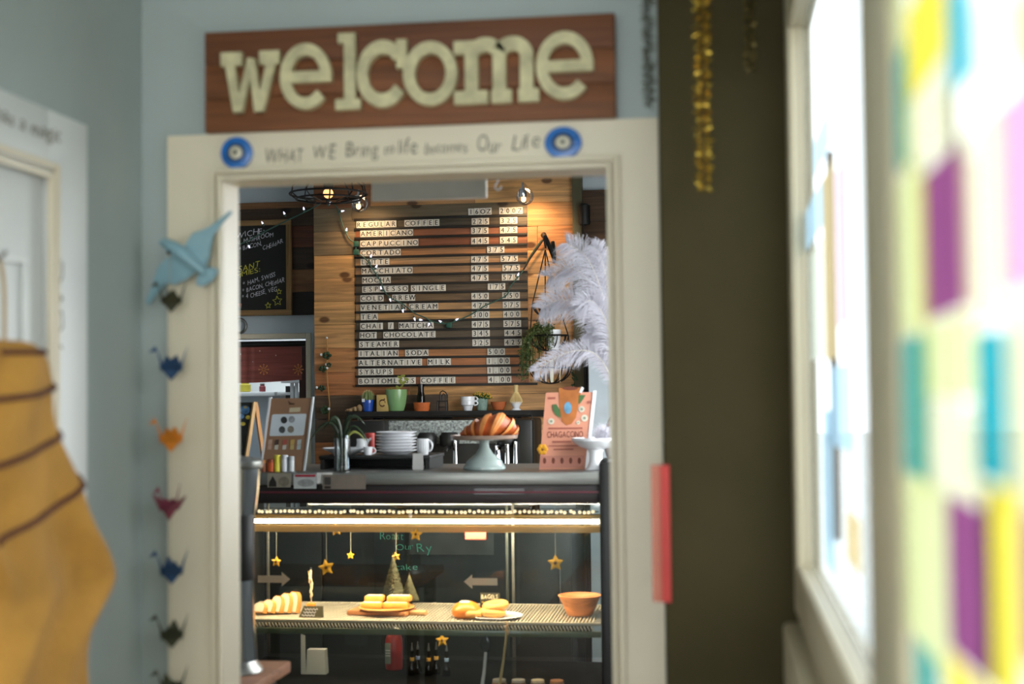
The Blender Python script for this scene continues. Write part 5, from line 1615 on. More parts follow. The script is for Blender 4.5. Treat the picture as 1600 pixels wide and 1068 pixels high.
obj('cylinder', B().lathe([(12.5, 0), (13.5, 2), (13.5, 46), (11, 53), (5, 57), (4, 60), (.2, 60)], p, 24, k), mat('extinguisher_red', (150, 40, 40), .35, coat=.3), t)
obj('label_plate', B().box(p + Vector((-11.5, -13.2, 10)) * k, p + Vector((-2, -12.4, 42)) * k, .0005), mat('grey_label', (128, 140, 130), .6), t)
b = B()
for r_ in range(3): b.box(p + Vector((-10.5, -13.5, 22 + r_ * 4)) * k, p + Vector((-3, -13.3, 23.4 + r_ * 4)) * k)
obj('label_bars', b, M_porc, t)
obj('valve', B().cyl(p + Vector((0, 0, 59)) * k, p + Vector((0, 0, 66)) * k, 2.6 * k), M_steel, t)
obj('lever', B().tube([p + Vector((-3, 0, 64)) * k, p + Vector((9, -2, 63)) * k], .003, 6), M_steel, t)
obj('hose', B().tube([p + Vector((x, -5, z)) * k for x, z in ((-2, 64), (-10, 64), (-16, 55), (-18, 40), (-17, 25))], .006, 8), M_black, t)
for i, (px, colr) in enumerate(((644, (226, 176, 90)), (653, (150, 170, 214)), (670, (230, 170, 70)), (682, (236, 190, 100)), (698, (160, 190, 220)))):
    p, k = ond(px, Yc + .30 + .03 * (i % 2))
    lb = ['dark bottle with an amber collar beside the fire extinguisher', 'dark bottle with a pale blue collar beside the extinguisher', 'dark bottle with an orange collar in the middle of the row', 'dark bottle with a gold collar in the middle of the row', 'dark bottle with a sky blue collar at the end of the row'][i]
    t = thing('sauce_bottle', lb, 'bottle', p, 'dark bottles in the bottom of the case')
    obj('glass', B().lathe([(5.6, 0), (6.2, 1), (6.2, 12), (3, 20), (2.4, 24), (2.4, 38), (.2, 38)], p, 16, k), mat('dark_bottle', (30, 26, 22), .15), t)
    obj('collar', B().lathe([(2.8, 22), (3.4, 22.5), (3.4, 27), (2.8, 27.5)], p, 14, k), mat('collar_%d' % i, colr, .5), t)
    obj('pourer', B().lathe([(2, 38), (2.2, 40), (1, 46), (.8, 50), (.1, 50)], p, 12, k), M_steel, t)
for i in range(4):
    p, k = ond(780 + i * 30, Yc + .12); p.z = zb0
    t = thing('jam_jar', ['small lidded jar below the bagel sign', 'small lidded jar with a pale lid', 'small lidded jar with a cream lid', 'small lidded jar with a brown lid'][i], 'jar', p, 'jars in the bottom of the case')
    obj('jar', B().lathe([(10, -8 + 8), (11.5, 1), (11.5, 5), (10, 7), (.2, 7)], p, 18, k), mat('jar_amber', (120, 84, 48), .3), t)
    obj('lid', B().lathe([(10.5, 7), (10.5, 10.5), (9.5, 11), (.2, 11)], p, 18, k), mat('jar_lid_%d' % i, ((190, 184, 170), (206, 204, 196), (220, 206, 174), (176, 120, 76))[i], .5), t)
for i, (a, c, rr, m, lb) in enumerate((((753, 1085), (759, 1018), 3.2, M_porc, 'white plastic spoon standing in the bottom of the case'), ((780, 1080), (792, 985), 2.4, mat('reed', (206, 184, 130), .7), 'dried reed standing in the bottom of the case'))):
    p0, p1 = P(a[0], a[1], Yc + .06), P(c[0], c[1], Yc + .05); p0.z = zb0 + .004; k = mpp(p0)
    t = thing('spoon' if i == 0 else 'dried_reed', lb, 'spoon' if i == 0 else 'reed', p0)
    obj('stalk', B().tube([p0, (p0 + p1) / 2 + Vector((.002, 0, 0)), p1], [rr * k, rr * .8 * k, rr * .7 * k], 8), m, t)
    if i == 0: obj('spoon_bowl', B().sph(p1 + Vector((0, 0, 12 * k)), (9 * k, .004, 13 * k), 14, 10), pane('smoke_plastic', (.4, .42, .42), 1, .4, (.3, .32, .32)), t)
    else:
        b = B()
        for j in range(14): b.sph(p1 + Vector((rp.uniform(-2, 2) * k, rp.uniform(-2, 2) * k, j * 1.4 * k - 6 * k)), (.003, .003, .007), 6, 5)
        obj('seed_head', b, mat('seed', (214, 180, 140), .8), t)
# dark chalk panel with green writing on the back counter, seen through the case
Yn = 7.235
a, c = P(585, 960, Yn), P(800, 800, Yn)
t = thing('chalkboard', 'dark panel with green handwriting behind the display case', 'chalkboard', ((a.x + c.x) / 2, Yn, a.z))
obj('panel', B().box((a.x, Yn, a.z), (c.x, Yn + .015, c.z), .003), mat('dark_panel', (36, 38, 34), .6, var=.25), t)
obj('grey_sheet', B().box((P(640, 870, Yn).x, Yn - .003, P(700, 866, Yn).z), (P(772, 870, Yn).x, Yn, P(700, 806, Yn).z)), mat('grey_sheet', (84, 84, 76), .7, var=.3, scale=8), t)
M_gch = mat('green_chalk', (96, 190, 156), .8, var=.3, scale=40)
for s, x0, x1, y_, h_ in (('Roast', 594, 632, 842, 12), ('Our', 618, 648, 858, 10), ('Ry', 652, 678, 862, 14), ('cake', 618, 654, 890, 10)):
    p = P(x0, y_, Yn - .004); q = P(x1, y_, Yn - .004); b = B()
    put_text(b, s, p, U, V, h_ * mpp(p), (q - p).x, hand=.12, bold=-.01)
    obj('green_lettering', b, M_gch, t, False)

# =================================================================== THINGS ON THE COUNTER
zk_ = zct + .0005
def onk(px, Y): p = P(px, 737, Y); p.z = zk_; return p, mpp(p)
def board(name, label, cat, px_tl, px_tr, px_br, px_bl, ytop, Y, lean, m, th_=.006):
    """leaning flat board on the counter: returns thing, corner frame (origin bottom-left, u, v, n)"""
    bl, _ = onk(px_bl, Y); br, _ = onk(px_br, Y)
    tl = P(px_tl, ytop, Y + lean); tr = P(px_tr, ytop, Y + lean); tr.z = tl.z
    t = thing(name, label, cat, (bl + br) / 2)
    off = Vector((0, th_, 0))
    obj('panel', B().hexa((bl, br, br + off, bl + off, tl, tr, tr + off, tl + off)), m, t)
    return t, (bl, br, tl, tr)
class Plane:
    def __init__(s, o, a, b):
        s.o = Vector(o); s.n = (Vector(a) - s.o).cross(Vector(b) - s.o).normalized()
        if s.n.y > 0: s.n = -s.n
    def at(s, px, py, l=.0012):
        d = ray(px, py); t = (s.o - CAM).dot(s.n) / d.dot(s.n)
        return CAM + d * t + s.n * l
    def poly(s, pts, l=.0012):
        q = [s.at(x, y, l) for x, y in pts]; b = B(); b._faces(q, (tuple(range(len(q))),)); return b
    def oval(s, cx, cy, rx, ry, l=.0012, n=18):
        return s.poly([(cx + rx * math.cos(2*PI*i/n), cy + ry * math.sin(2*PI*i/n)) for i in range(n)], l)

# brown leaning poster
t, (bl, br, tl, tr) = board('brown_poster', 'brown leaning poster in a clear stand with coffee tins and packets', 'poster', 424, 488, 474, 409, 622, Yc + .10, .05, mat('poster_brown', (150, 112, 84), .5, var=.08, scale=3))
pp = Plane(bl, br, tl)
obj('clear_edge', B().hexa((bl + Vector((-.008, -.004, 0)), bl + Vector((0, -.004, 0)), bl + Vector((0, .01, 0)), bl + Vector((-.008, .01, 0)), tl + Vector((-.008, -.004, .004)), tl + Vector((0, -.004, .004)), tl + Vector((0, .01, .004)), tl + Vector((-.008, .01, .004)))), M_porc, t)
obj('clear_edge', B().hexa((br + Vector((0, -.004, 0)), br + Vector((.006, -.004, 0)), br + Vector((.006, .01, 0)), br + Vector((0, .01, 0)), tr + Vector((0, -.004, .004)), tr + Vector((.006, -.004, .004)), tr + Vector((.006, .01, .004)), tr + Vector((0, .01, .004)))), mat('clear_edge_grey', (196, 200, 202), .3), t)
obj('white_window', pp.poly([(427, 647), (478, 646), (479, 648), (475, 678), (473, 680), (422, 681), (421, 679), (425, 649)]), mat('white_print', (206, 214, 220), .6), t, False)
for cx, cy, colr in ((444, 656, (50, 50, 50)), (456, 655, (150, 152, 158)), (441, 671, (70, 72, 74)), (454.5, 670.5, (124, 116, 104))):
    obj('tin_picture', pp.oval(cx, cy, 5, 5.4, .002), mat('tin_%d' % cx, colr, .6, var=.3, scale=60), t, False)
for cx, c1, c2 in ((422.5, (196, 160, 140), (196, 160, 140)), (433, (70, 52, 44), (206, 200, 186)), (445.5, (170, 84, 70), (206, 200, 190)), (457.5, (196, 164, 92), (190, 170, 110)), (468, (184, 190, 186), (176, 190, 190))):
    obj('packet_picture', pp.poly([(cx - 3, 687), (cx + 3.4, 686), (cx + 2.4, 694), (cx - 3.6, 695)], .002), mat('pk1_%d' % cx, c1, .6), t, False)
    obj('packet_picture', pp.poly([(cx - 3.6, 695.5), (cx + 2.4, 694.5), (cx + 1.6, 702), (cx - 4.4, 702)], .002), mat('pk2_%d' % cx, c2, .6), t, False)
obj('heading_bar', pp.poly([(453, 637), (470, 636), (469, 643), (452, 644)], .002), mat('pale_heading', (196, 182, 150), .6), t, False)
obj('leaf_emblem', pp.poly([(450, 625), (454, 629), (461, 630), (460, 632), (452, 632)], .002), mat('dark_emblem', (76, 48, 30), .6), t, False)
# small tubes in front of the poster
for i, (px, w_, h_, c1, c2, lb) in enumerate(((412, 5, 18, (150, 84, 50), (200, 130, 60), 'brown tube at the end of the row before the poster'), (424, 6, 20, (206, 92, 40), (150, 70, 40), 'orange tube in front of the brown poster'), (433.5, 5.4, 26, (222, 206, 60), (222, 206, 60), 'yellow tube in front of the brown poster'), (445, 5.2, 26, (222, 222, 228), (200, 202, 208), 'white tube in front of the brown poster'), (455, 5, 24, (180, 184, 186), (160, 164, 166), 'grey tube in front of the brown poster'), (400, 5.5, 18, (196, 130, 50), (220, 170, 80), 'amber tube in front of the chalk easel'))):
    p, k = onk(px, Yc + .045)
    t = thing('balm_tube', lb, 'tube', p, 'small tubes on the counter')
    obj('tube', B().lathe([(w_ * .9, 0), (w_, .6), (w_, h_ * .72), (w_ * .94, h_ * .74)], p, 16, k), mat('tube_%d' % px, c1, .4), t)
    obj('cap', B().lathe([(w_ * .98, h_ * .74), (w_ * .98, h_ - .6), (w_ * .85, h_), (.2, h_)], p, 16, k), mat('tubecap_%d' % px, c2, .4), t)
# chalk easel
Yea = Yc + .40
p, k = onk(390, Yea)
t = thing('chalk_easel', 'small wooden A-frame chalkboard with blue and yellow chalk drawing', 'easel sign', p)
M_eas = wood((196, 150, 84), 220, knots=False, axis='Z')
apex = P(398, 628, Yea + .06)
f0 = P(383, 724, Yea); f0.z = zk_ + .008; f1 = P(413, 724, Yea + .12); f1.z = zk_ + .008
dpt = P(345, 724, Yea) - P(398, 724, Yea)
obj('slate', B().hexa((f0 + dpt, f0, f0 + Vector((.004, .008, 0)), f0 + dpt + Vector((0, .008, 0)), apex + dpt, apex, apex + Vector((0, .008, 0)), apex + dpt + Vector((0, .008, 0)))), mat('slate_black', (30, 31, 27), .7), t)
obj('front_leg', B().tube([f0, apex], .010, 4), M_eas, t)
obj('rear_leg', B().tube([f1, apex + Vector((0, .01, 0))], .010, 4), wood((206, 140, 60), 221, knots=False, axis='Z'), t)
pl_ = Plane(f0, f0 + dpt, apex)
for cx, cy, rx, ry, colr in ((383, 640, 8, 7, (70, 110, 150)), (378, 650, 4, 4, (90, 130, 170)), (388, 652, 4, 3, (190, 166, 60)), (380, 662, 4, 3, (200, 176, 70)), (384, 636, 3, 2, (196, 170, 80))):
    obj('chalk_mark', pl_.oval(cx, cy, rx, ry, .003, 10), mat('chalkm_%d_%d' % (cx, cy), colr, .9, var=.5, scale=60), t, False)

# black riser with plates, mug, dish
rx0, rx1 = P(498, 730, Yc + .2).x, P(672, 730, Yc + .2).x
zr_ = P(600, 711.5, Yc + .2).z
b = B().box((rx0, Yc + .2, zk_), (rx1, Yc + .5, zr_), .004)
t = thing('serving_riser', 'low black riser on the counter under the stacked plates', 'riser', ((rx0 + rx1) / 2, Yc + .3, zk_))
obj('deck', B().box((rx0, Yc + .2, zr_ - .014), (rx1, Yc + .5, zr_), .003), M_black, t)
obj('side', B().box((rx0 + .004, Yc + .21, zk_), (rx0 + .02, Yc + .49, zr_ - .014)), M_black, t)
obj('side', B().box((rx1 - .02, Yc + .21, zk_), (rx1 - .004, Yc + .49, zr_ - .014)), M_black, t)
obj('back', B().box((rx0 + .02, Yc + .47, zk_), (rx1 - .02, Yc + .49, zr_ - .014)), M_black, t)
def onr(px, Y): p = P(px, 711, Y); p.z = zr_ + .0004; return p, mpp(p)
p, k = onr(619, Yc + .33)
names = ['lowest plate of the white stack', 'second plate up in the white stack', 'third plate up in the white stack', 'fourth plate up in the white stack', 'fifth plate up in the white stack', 'sixth plate up in the white stack', 'top plate of the white stack']
pm = B().lathe([(17, 0), (19, .2), (20, 1.2), (30.5, 5.2), (32, 6.2), (31.5, 6.8), (20, 2.6), (.2, 1.8)], (0, 0, 0), 36, k).mesh('dinner_plate'); pm.materials.append(M_porc)
for i in range(7):
    o = link('dinner_plate', pm, None, None, p + Vector((rp.uniform(-1.2, 1.2) * k, 0, i * 4.75 * k)))
    tag(o, names[i], 'plate', 'stacked white plates on the riser')
p, k = onr(661, Yc + .25)
t = thing('white_mug', 'white mug beside the stacked plates', 'mug', p)
obj('cup', B().lathe([(7.5, 0), (8.4, 1), (8.4, 4), (9.2, 6), (9.2, 25), (8.4, 25), (8.2, 5), (.2, 4)], p, 24, k), M_porc, t)
obj('handle', B().tube([p + Vector((8.6 + 6 * math.sin(a), 0, 14 + 8.5 * math.cos(a))) * k for a in [PI * j / 12 for j in range(13)]], .004, 8), M_porc, t)
b = B()
for j in range(16):
    a = 2 * PI * j / 16; b.cyl(p + Vector((9.25 * math.cos(a), 9.25 * math.sin(a), 7)) * k, p + Vector((9.25 * math.cos(a), 9.25 * math.sin(a), 23.5)) * k, .0012, seg=5)
obj('flutes', b, M_porc, t)
p, k = onr(540, Yc + .30)
tag(obj('shallow_dish', B().lathe([(14, 0), (16, .6), (34, 8.5), (36.5, 10.5), (35, 11), (18, 3), (.2, 2)], p, 36, k), M_porc), 'wide shallow white dish on the riser behind the vase', 'dish')
p, k = onr(566, Yc + .30); p.z += 3.6 * k
t = thing('creamer_jug', 'small white creamer jug in the shallow dish', 'jug', p)
obj('jug', B().lathe([(6, 0), (8, 1), (9.5, 8), (8, 15), (8.8, 21), (8, 21), (7, 15), (.2, 3)], p, 22, k), M_porc, t)
obj('spout', B().tube([p + Vector((x, 0, z)) * k for x, z in ((7, 14), (11, 19), (14, 22))], [.007, .006, .004], 8), M_porc, t)
p, k = onr(578, Yc + .44)
tag(obj('red_tin', B().lathe([(7, 0), (7.4, .6), (7.4, 27), (7.9, 27.4), (7.9, 31), (7, 31.6), (.2, 31.6)], p, 20, k), mat('red_tin', (170, 52, 46), .45)), 'small red tin behind the white jug', 'tin')
p, k = onr(584, Yc + .24)
t = thing('small_cup', 'small white cup with a loop handle beside the plate stack', 'cup', p)
obj('cup', B().lathe([(5, 0), (6, .8), (7.4, 13), (6.8, 13), (5.4, 2), (.2, 1.5)], p + Vector((-9 * k, 0, 0)), 20, k), M_porc, t)
obj('handle', B().tube([p + Vector((-2.4 + 5.5 * math.sin(a), 0, 7 + 4.6 * math.cos(a))) * k for a in [PI * j / 12 for j in range(13)]], .0028, 8), M_porc, t)

# glass vase with long leaves
p, k = onk(535, Yc + .075)
t = thing('glass_vase', 'clear glass vase with arching dark green leaves', 'vase', p)
obj('glass', B().lathe([(12, 0), (12.6, .8), (12.6, 51), (12, 51.4), (11.6, 51), (11.6, 3), (.2, 3)], p, 24, k), pane('vase_glass', (.86, .89, .89), 1.6), t)
obj('water', B().lathe([(11.4, 3.2), (11.4, 20), (.2, 20)], p, 20, k), pane('vase_water', (.80, .84, .80), .6), t)
obj('pale_stick', B().cyl(p + Vector((9, -3, 4)) * k, p + Vector((8, -3, 56)) * k, 2.4 * k), mat('pale_blue_stick', (196, 210, 226), .4), t)
def leaf(pts, w_, m, twist=0.0):
    q = [p + Vector(v) * k for v in pts]; n = len(q); b = B(); L1, R1 = [], []
    for i in range(n):
        tt = (q[min(i+1, n-1)] - q[max(i-1, 0)]).normalized(); sd = tt.cross(Vector((.15, -1, .35)).normalized()).normalized()
        ww = w_ * k * max(0.0, math.sin(PI * (0.08 + .92 * i / (n - 1)))) ** .7 + .0006
        L1.append(b.bm.verts.new(q[i] + sd * ww)); R1.append(b.bm.verts.new(q[i] - sd * ww))
    for i in range(n - 1): b.bm.faces.new((L1[i], L1[i+1], R1[i+1], R1[i]))
    o = obj('leaf', b, m, t); sd_ = o.modifiers.new('thickness', 'SOLIDIFY'); sd_.thickness = .0012
def arcpts(x1, z1, x2, z2, y=0):
    return [((1-f)**2 * 0 + 2*f*(1-f) * x1 + f*f * x2, y * f, (1-f)**2 * 12 + 2*f*(1-f) * z1 + f*f * z2) for f in [i / 10 for i in range(11)]]
M_lf1 = mat('leaf_glossy', (44, 58, 36), .3, var=.3, scale=30); M_lf2 = mat('leaf_lime', (120, 124, 56), .4, var=.3, scale=30)
leaf(arcpts(-6, 118, -50, 48, -6), 2.2, M_lf1); leaf(arcpts(-2, 112, -34, 62, 6), 2.4, M_lf1); leaf(arcpts(4, 118, 38, 72, -4), 2.4, M_lf1)
leaf(arcpts(8, 112, 46, 40, -8), 2.0, M_lf1); leaf(arcpts(6, 88, 36, 46, 8), 2.2, M_lf2); leaf(arcpts(0, 112, -20, 74, -10), 2.8, M_lf1)
leaf(arcpts(2, 98, 16, 84, 6), 3.0, M_lf1); leaf(arcpts(-4, 96, -16, 40, 4), 2.0, M_lf1)

# cake stand with croissant
p, k = onk(757, Yc + .16)
t = thing('cake_stand', 'grey-green glazed pedestal cake stand with a croissant on it', 'cake stand', p)
M_gl = mat('grey_green_glaze', (150, 164, 160), .25, var=.12, scale=12, coat=.3)
obj('pedestal', B().lathe([(31, 0), (33, 1), (33, 5), (30, 8), (28, 13), (24, 17), (14, 25), (8, 34), (7, 42), (10, 46), (.2, 46)], p, 32, k), M_gl, t)
obj('top_plate', B().lathe([(20, 45), (48, 47), (52, 48.5), (53, 54), (51.5, 54), (50, 50), (.2, 49.6)], p, 40, k), mat('brown_rim_glaze', (140, 118, 104), .25, var=.2, scale=10), t)
pc = p + Vector((8 * k, 0, 50 * k))
t = thing('croissant', 'large glossy croissant on the cake stand', 'croissant', pc)
M_cro = mat('croissant_crust', (176, 84, 36), .4, var=.4, scale=14, coat=.25)
M_cri = mat('croissant_ridge', (230, 146, 78), .45, var=.25, scale=20)
spine = [(-46, 4, 6), (-34, 0, 11), (-20, -5, 15), (-4, -9, 19), (12, -9, 20), (26, -5, 17), (36, 2, 11), (42, 10, 5)]
rads = [3, 8, 13, 18.5, 20, 17, 11.5, 4]
NL = 7
def spn(f):
    x = f * (len(spine) - 1); a = min(int(x), len(spine) - 2); g = x - a; g2 = g * g * (3 - 2 * g) * .4 + g * .6
    return Vector(spine[a]).lerp(Vector(spine[a + 1]), g), rads[a] + (rads[a + 1] - rads[a]) * g2
for m_ in range(NL):
    f0, f1 = m_ / NL, (m_ + 1) / NL
    inner = abs((f0 + f1) / 2 - .55) < .02
    rg = []; rgi = []
    for q_ in range(9):
        f = f0 + (f1 - f0) * (q_ / 8) * 1.12
        f = min(.999, f); c_, r_ = spn(f)
        # layers overlap towards the middle of the croissant
        tow = (q_ / 8) if (f0 + f1) / 2 < .55 else (1 - q_ / 8)
        r_ = r_ * (.86 + .22 * tow)
        tg = (spn(min(.999, f + .02))[0] - spn(max(0, f - .02))[0]).normalized()
        lean = .45 if (f0 + f1) / 2 > .3 else .2
        tg = (tg + Vector((0, 0, -lean))).normalized()
        sd = tg.cross(Vector((0, 0, 1))).normalized(); up = sd.cross(tg).normalized()
        rng = []
        for a in [2 * PI * j / 24 for j in range(24)]:
            v = c_ + sd * (r_ * .9 * math.cos(a)) + up * (r_ * math.sin(a))
            v.z = max(v.z - 1, .3)
            rng.append(pc + v * k)
        rg.append(rng)
        if (q_ >= 6 and (f0 + f1) / 2 < .55) or (q_ <= 2 and (f0 + f1) / 2 >= .55): rgi.append([pc + v_ * k for v_ in [c_ + Vector((0, 0, -1)) + ((v - pc) / k - c_ - Vector((0, 0, -1))) * 1.035 for v in rng]])
    ly = obj('layer', B().rings(rg), M_cro, t)
    obj('layer_edge', B().rings(rgi), M_cri, ly)

# pink poster
t, (bl, br, tl, tr) = board('drink_poster', 'pink poster with an iced drink reading chagaccino in a clear stand', 'poster', 853, 927, 914, 842, 613, Yc + .14, .05, mat('pink_print', (214, 146, 118), .5, var=.05, scale=3))
pp = Plane(bl, br, tl)
obj('clear_edge', B().hexa((br + Vector((0, -.004, 0)), br + Vector((.012, -.004, 0)), br + Vector((.012, .01, 0)), br + Vector((0, .01, 0)), tr + Vector((0, -.004, .006)), tr + Vector((.012, -.004, .006)), tr + Vector((.012, .01, .006)), tr + Vector((0, .01, .006)))), M_porc, t)
obj('cup_picture', pp.poly([(873, 606), (908, 605), (907, 614), (900, 652), (893, 662), (885, 664), (878, 658), (875, 640)], .002), mat('cup_print', (176, 104, 48), .5, var=.2, scale=20), t, False)
obj('drink_surface', pp.oval(891, 606.5, 12, 3, .003), mat('drink_print', (112, 58, 36), .5), t, False)
obj('straw_picture', pp.poly([(905, 613), (909, 604), (913, 606), (909, 614)], .004), M_porc, t, False)
obj('blue_label', pp.oval(887.5, 637, 6, 9.5, .003), mat('blue_print', (96, 146, 176), .5, var=.3, scale=50), t, False)
obj('leaf_picture', pp.poly([(863, 632), (869, 631), (875, 640), (876, 653), (868, 648), (864, 641)], .003), mat('leaf_print', (70, 104, 58), .6), t, False)
obj('leaf_picture', pp.poly([(905, 617), (915, 617), (911, 624), (905, 632), (904, 628)], .003), mat('leaf_print', (70, 104, 58), .6), t, False)
for cx, cy, r_ in ((909, 639, 5), (913.5, 653, 5.5), (861.5, 658, 5), (903.5, 660, 3)):
    obj('daisy_picture', pp.oval(cx, cy, r_, r_, .003, 10), mat('daisy_print', (206, 198, 176), .6), t, False)
    obj('daisy_heart', pp.oval(cx, cy, r_ * .4, r_ * .4, .004, 8), mat('daisy_heart', (130, 140, 120), .6), t, False)
M_mar = mat('maroon_print', (112, 44, 38), .6)
b = B(); o_ = pp.at(855, 683.5, .0025); e_ = pp.at(912, 682.5, .0025)
put_text(b, 'CHAGACCINO', o_, e_ - o_, V, 9.5 * mpp(o_), (e_ - o_).length)
obj('title', b, M_mar, t, False)
for x0, x1, y_, h_ in ((857, 910, 669, 2.4), (863, 893, 690, 2.6), (857, 905, 696.5, 1.8), (865, 896, 702, 2.0), (856, 868, 622, 3.2), (917.5, 923.5, 628.5, 4.0)):
    obj('text_bar', pp.poly([(x0, y_ - h_ / 2), (x1, y_ - h_ / 2 - .4), (x1, y_ + h_ / 2 - .4), (x0, y_ + h_ / 2)], .0025), mat('faded_maroon', (166, 92, 76), .6), t, False)
obj('bottom_strip', pp.poly([(845, 712), (913, 711), (911, 730), (843, 731)], .002), mat('strip_print', (196, 130, 110), .6), t, False)
for i in range(5):
    obj('icon_picture', pp.oval(851 + i * 13.6, 719.5, 2.6, 5, .003, 10), mat('icon_print', (120, 62, 44), .6), t, False)
fc = pp.at(848, 702, .006)
for j in range(6):
    a = j * PI / 3
    obj('flower_petal', B().sph(fc + Vector((math.cos(a) * 5 * kc, 0, math.sin(a) * 5 * kc)), (4 * kc, .003, 4 * kc), 10, 6), mat('yellow_petal', (230, 164, 32), .6), t)
obj('flower_heart', B().sph(fc + Vector((0, -.003, 0)), (2.2 * kc, .003, 2.2 * kc), 8, 6), mat('petal_heart', (140, 84, 30), .6), t)

# white pedestal dish
p, k = onk(931, Yc + .09)
t = thing('white_pedestal', 'white pedestal dish at the end of the counter', 'cake stand', p)
obj('pedestal', B().lathe([(16, 0), (17, 1), (13, 5), (10.5, 14), (10, 26), (13, 33), (.2, 33)], p, 28, k), M_porc, t)
obj('dish', B().lathe([(12, 32), (24, 36), (34, 43), (37.5, 46.5), (37.5, 50.5), (36, 50.5), (33, 46), (.2, 44)], p, 36, k), M_porc, t)
# plumes in a vase (vase mostly behind the casing)
Yv_ = Yc + .34
vp_, k = onk(968, Yv_)
t = thing('tall_vase', 'white vase holding the plumes behind the casing', 'vase', vp_)
obj('vase_body', B().lathe([(14, 0), (16, 1), (22, 22), (24, 42), (20, 66), (11, 84), (12, 92), (10.5, 92), (9.5, 84), (.2, 20)], vp_, 28, k), M_porc, t)
M_plume = cloth_thin('plume_white', (212, 210, 218), .45)
M_quill = mat('quill', (226, 220, 206), .6)
plumes = [([(966, 660), (956, 560), (944, 470), (918, 404), (886, 380)], 46, 'tallest white ostrich plume curling over at its tip'),
          ([(968, 660), (960, 545), (950, 450), (938, 400), (925, 384)], 34, 'upright white ostrich plume beside the dark boarding'),
          ([(966, 668), (952, 585), (925, 550), (882, 552), (836, 580)], 30, 'lowest white ostrich plume drooping over the hanging basket'),
          ([(966, 662), (952, 560), (922, 490), (880, 468), (846, 482)], 42, 'middle white ostrich plume bending in front of the hanging ropes'),
          ([(967, 662), (955, 540), (930, 455), (894, 418), (858, 432)], 44, 'white ostrich plume arching between the tallest and middle plumes'),
          ([(967, 662), (958, 560), (946, 500), (925, 470), (905, 478)], 40, 'short white ostrich plume at the heart of the bunch'),
          ([(968, 662), (962, 570), (958, 500), (955, 440), (950, 400)], 36, 'straight white ostrich plume closest to the casing'),
          ([(968, 664), (960, 600), (952, 560), (940, 530), (918, 520)], 34, 'small curled white ostrich plume below the middle plume')]
rf = random.Random(21)
for pts, wpx, lb in plumes:
    dy = rf.uniform(-.06, .08)
    q = [P(x, y, Yv_ + dy * (i / 4)) for i, (x, y) in enumerate(pts)]
    q[0] = vp_ + Vector((rf.uniform(-5, 5) * k, 0, 80 * k))
    sp = []
    for i in range(len(q) - 1):
        p0, p1, p2, p3 = q[max(i-1, 0)], q[i], q[i+1], q[min(i+2, len(q)-1)]
        for j in range(12):
            s_ = j / 12
            sp.append(.5 * ((2*p1) + (p2-p0)*s_ + (2*p0-5*p1+4*p2-p3)*s_*s_ + (3*p1-p0-3*p2+p3)*s_**3))
    sp.append(q[-1]); n = len(sp)
    t = thing('ostrich_plume', lb, 'feather', q[0], 'white ostrich plumes')
    obj('quill', B().tube(sp, [.0028 * (1 - .8 * i / n) for i in range(n)], 5), M_quill, t)
    b = B()
    for i in range(int(n * .22), n):
        f = (i / n - .22) / .78
        ln = wpx * kc * (math.sin(PI * min(1, .18 + f * .74)) ** .7)
        tg = (sp[min(i+1, n-1)] - sp[i-1]).normalized()
        side = tg.cross(Vector((0, -1, 0))).normalized()
        for sd in (-1, 1):
            for m_ in range(11):
                ba = sp[i].lerp(sp[min(i+1, n-1)], rf.random())
                d = (side * sd * rf.uniform(.6, 1) + tg * rf.uniform(.25, .9) + Vector((0, rf.uniform(-.6, .6), 0))).normalized()
                l_ = ln * rf.uniform(.55, 1.1)
                c1 = ba + d * l_ * .5 + Vector((0, 0, .1 * l_ * .3)); c2 = ba + d * l_ * .85 + Vector((0, 0, -.10 * l_)); c3 = ba + d * l_ + tg * l_ * rf.uniform(-.1, .25) + Vector((0, 0, -.30 * l_))
                w_ = rf.uniform(.0005, .0010); s = d.cross(Vector((rf.uniform(-.5, .5), 1, rf.uniform(-.5, .5)))).normalized() * w_
                b._faces([ba - s * .6, ba + s * .6, c1 + s, c1 - s, c2 + s * .8, c2 - s * .8, c3], ((0, 1, 2, 3), (3, 2, 4, 5), (5, 4, 6)))
    o = obj('barbs', b, M_plume, t, True); o['kind'] = 'stuff'
# fluffy boa heap in the white pedestal dish
pz = P(945, 686, Yc + .09); pz.z = zk_ + 45 * mpp(pz)
t = thing('feather_tuft', 'small heap of white down in the pedestal dish', 'feather', pz)
b = B()
for i in range(900):
    a = rf.uniform(0, 2 * PI); e = rf.uniform(0, 1.5); d = Vector((math.cos(a) * math.cos(e), math.sin(a) * math.cos(e) * .7, math.sin(e)))
    c = pz + Vector((rf.gauss(0, 6), rf.gauss(0, 5), 2 + abs(rf.gauss(0, 8)))) * kc; l_ = rf.uniform(8, 20) * kc
    s = d.cross(Vector((rf.uniform(-1, 1), 1, rf.uniform(-1, 1)))).normalized() * .0011
    b._faces([c - s, c + s, c + d * l_ + Vector((0, 0, -.2 * l_))], ((0, 1, 2),))
o = obj('down', b, M_plume, t, True); o['kind'] = 'stuff'

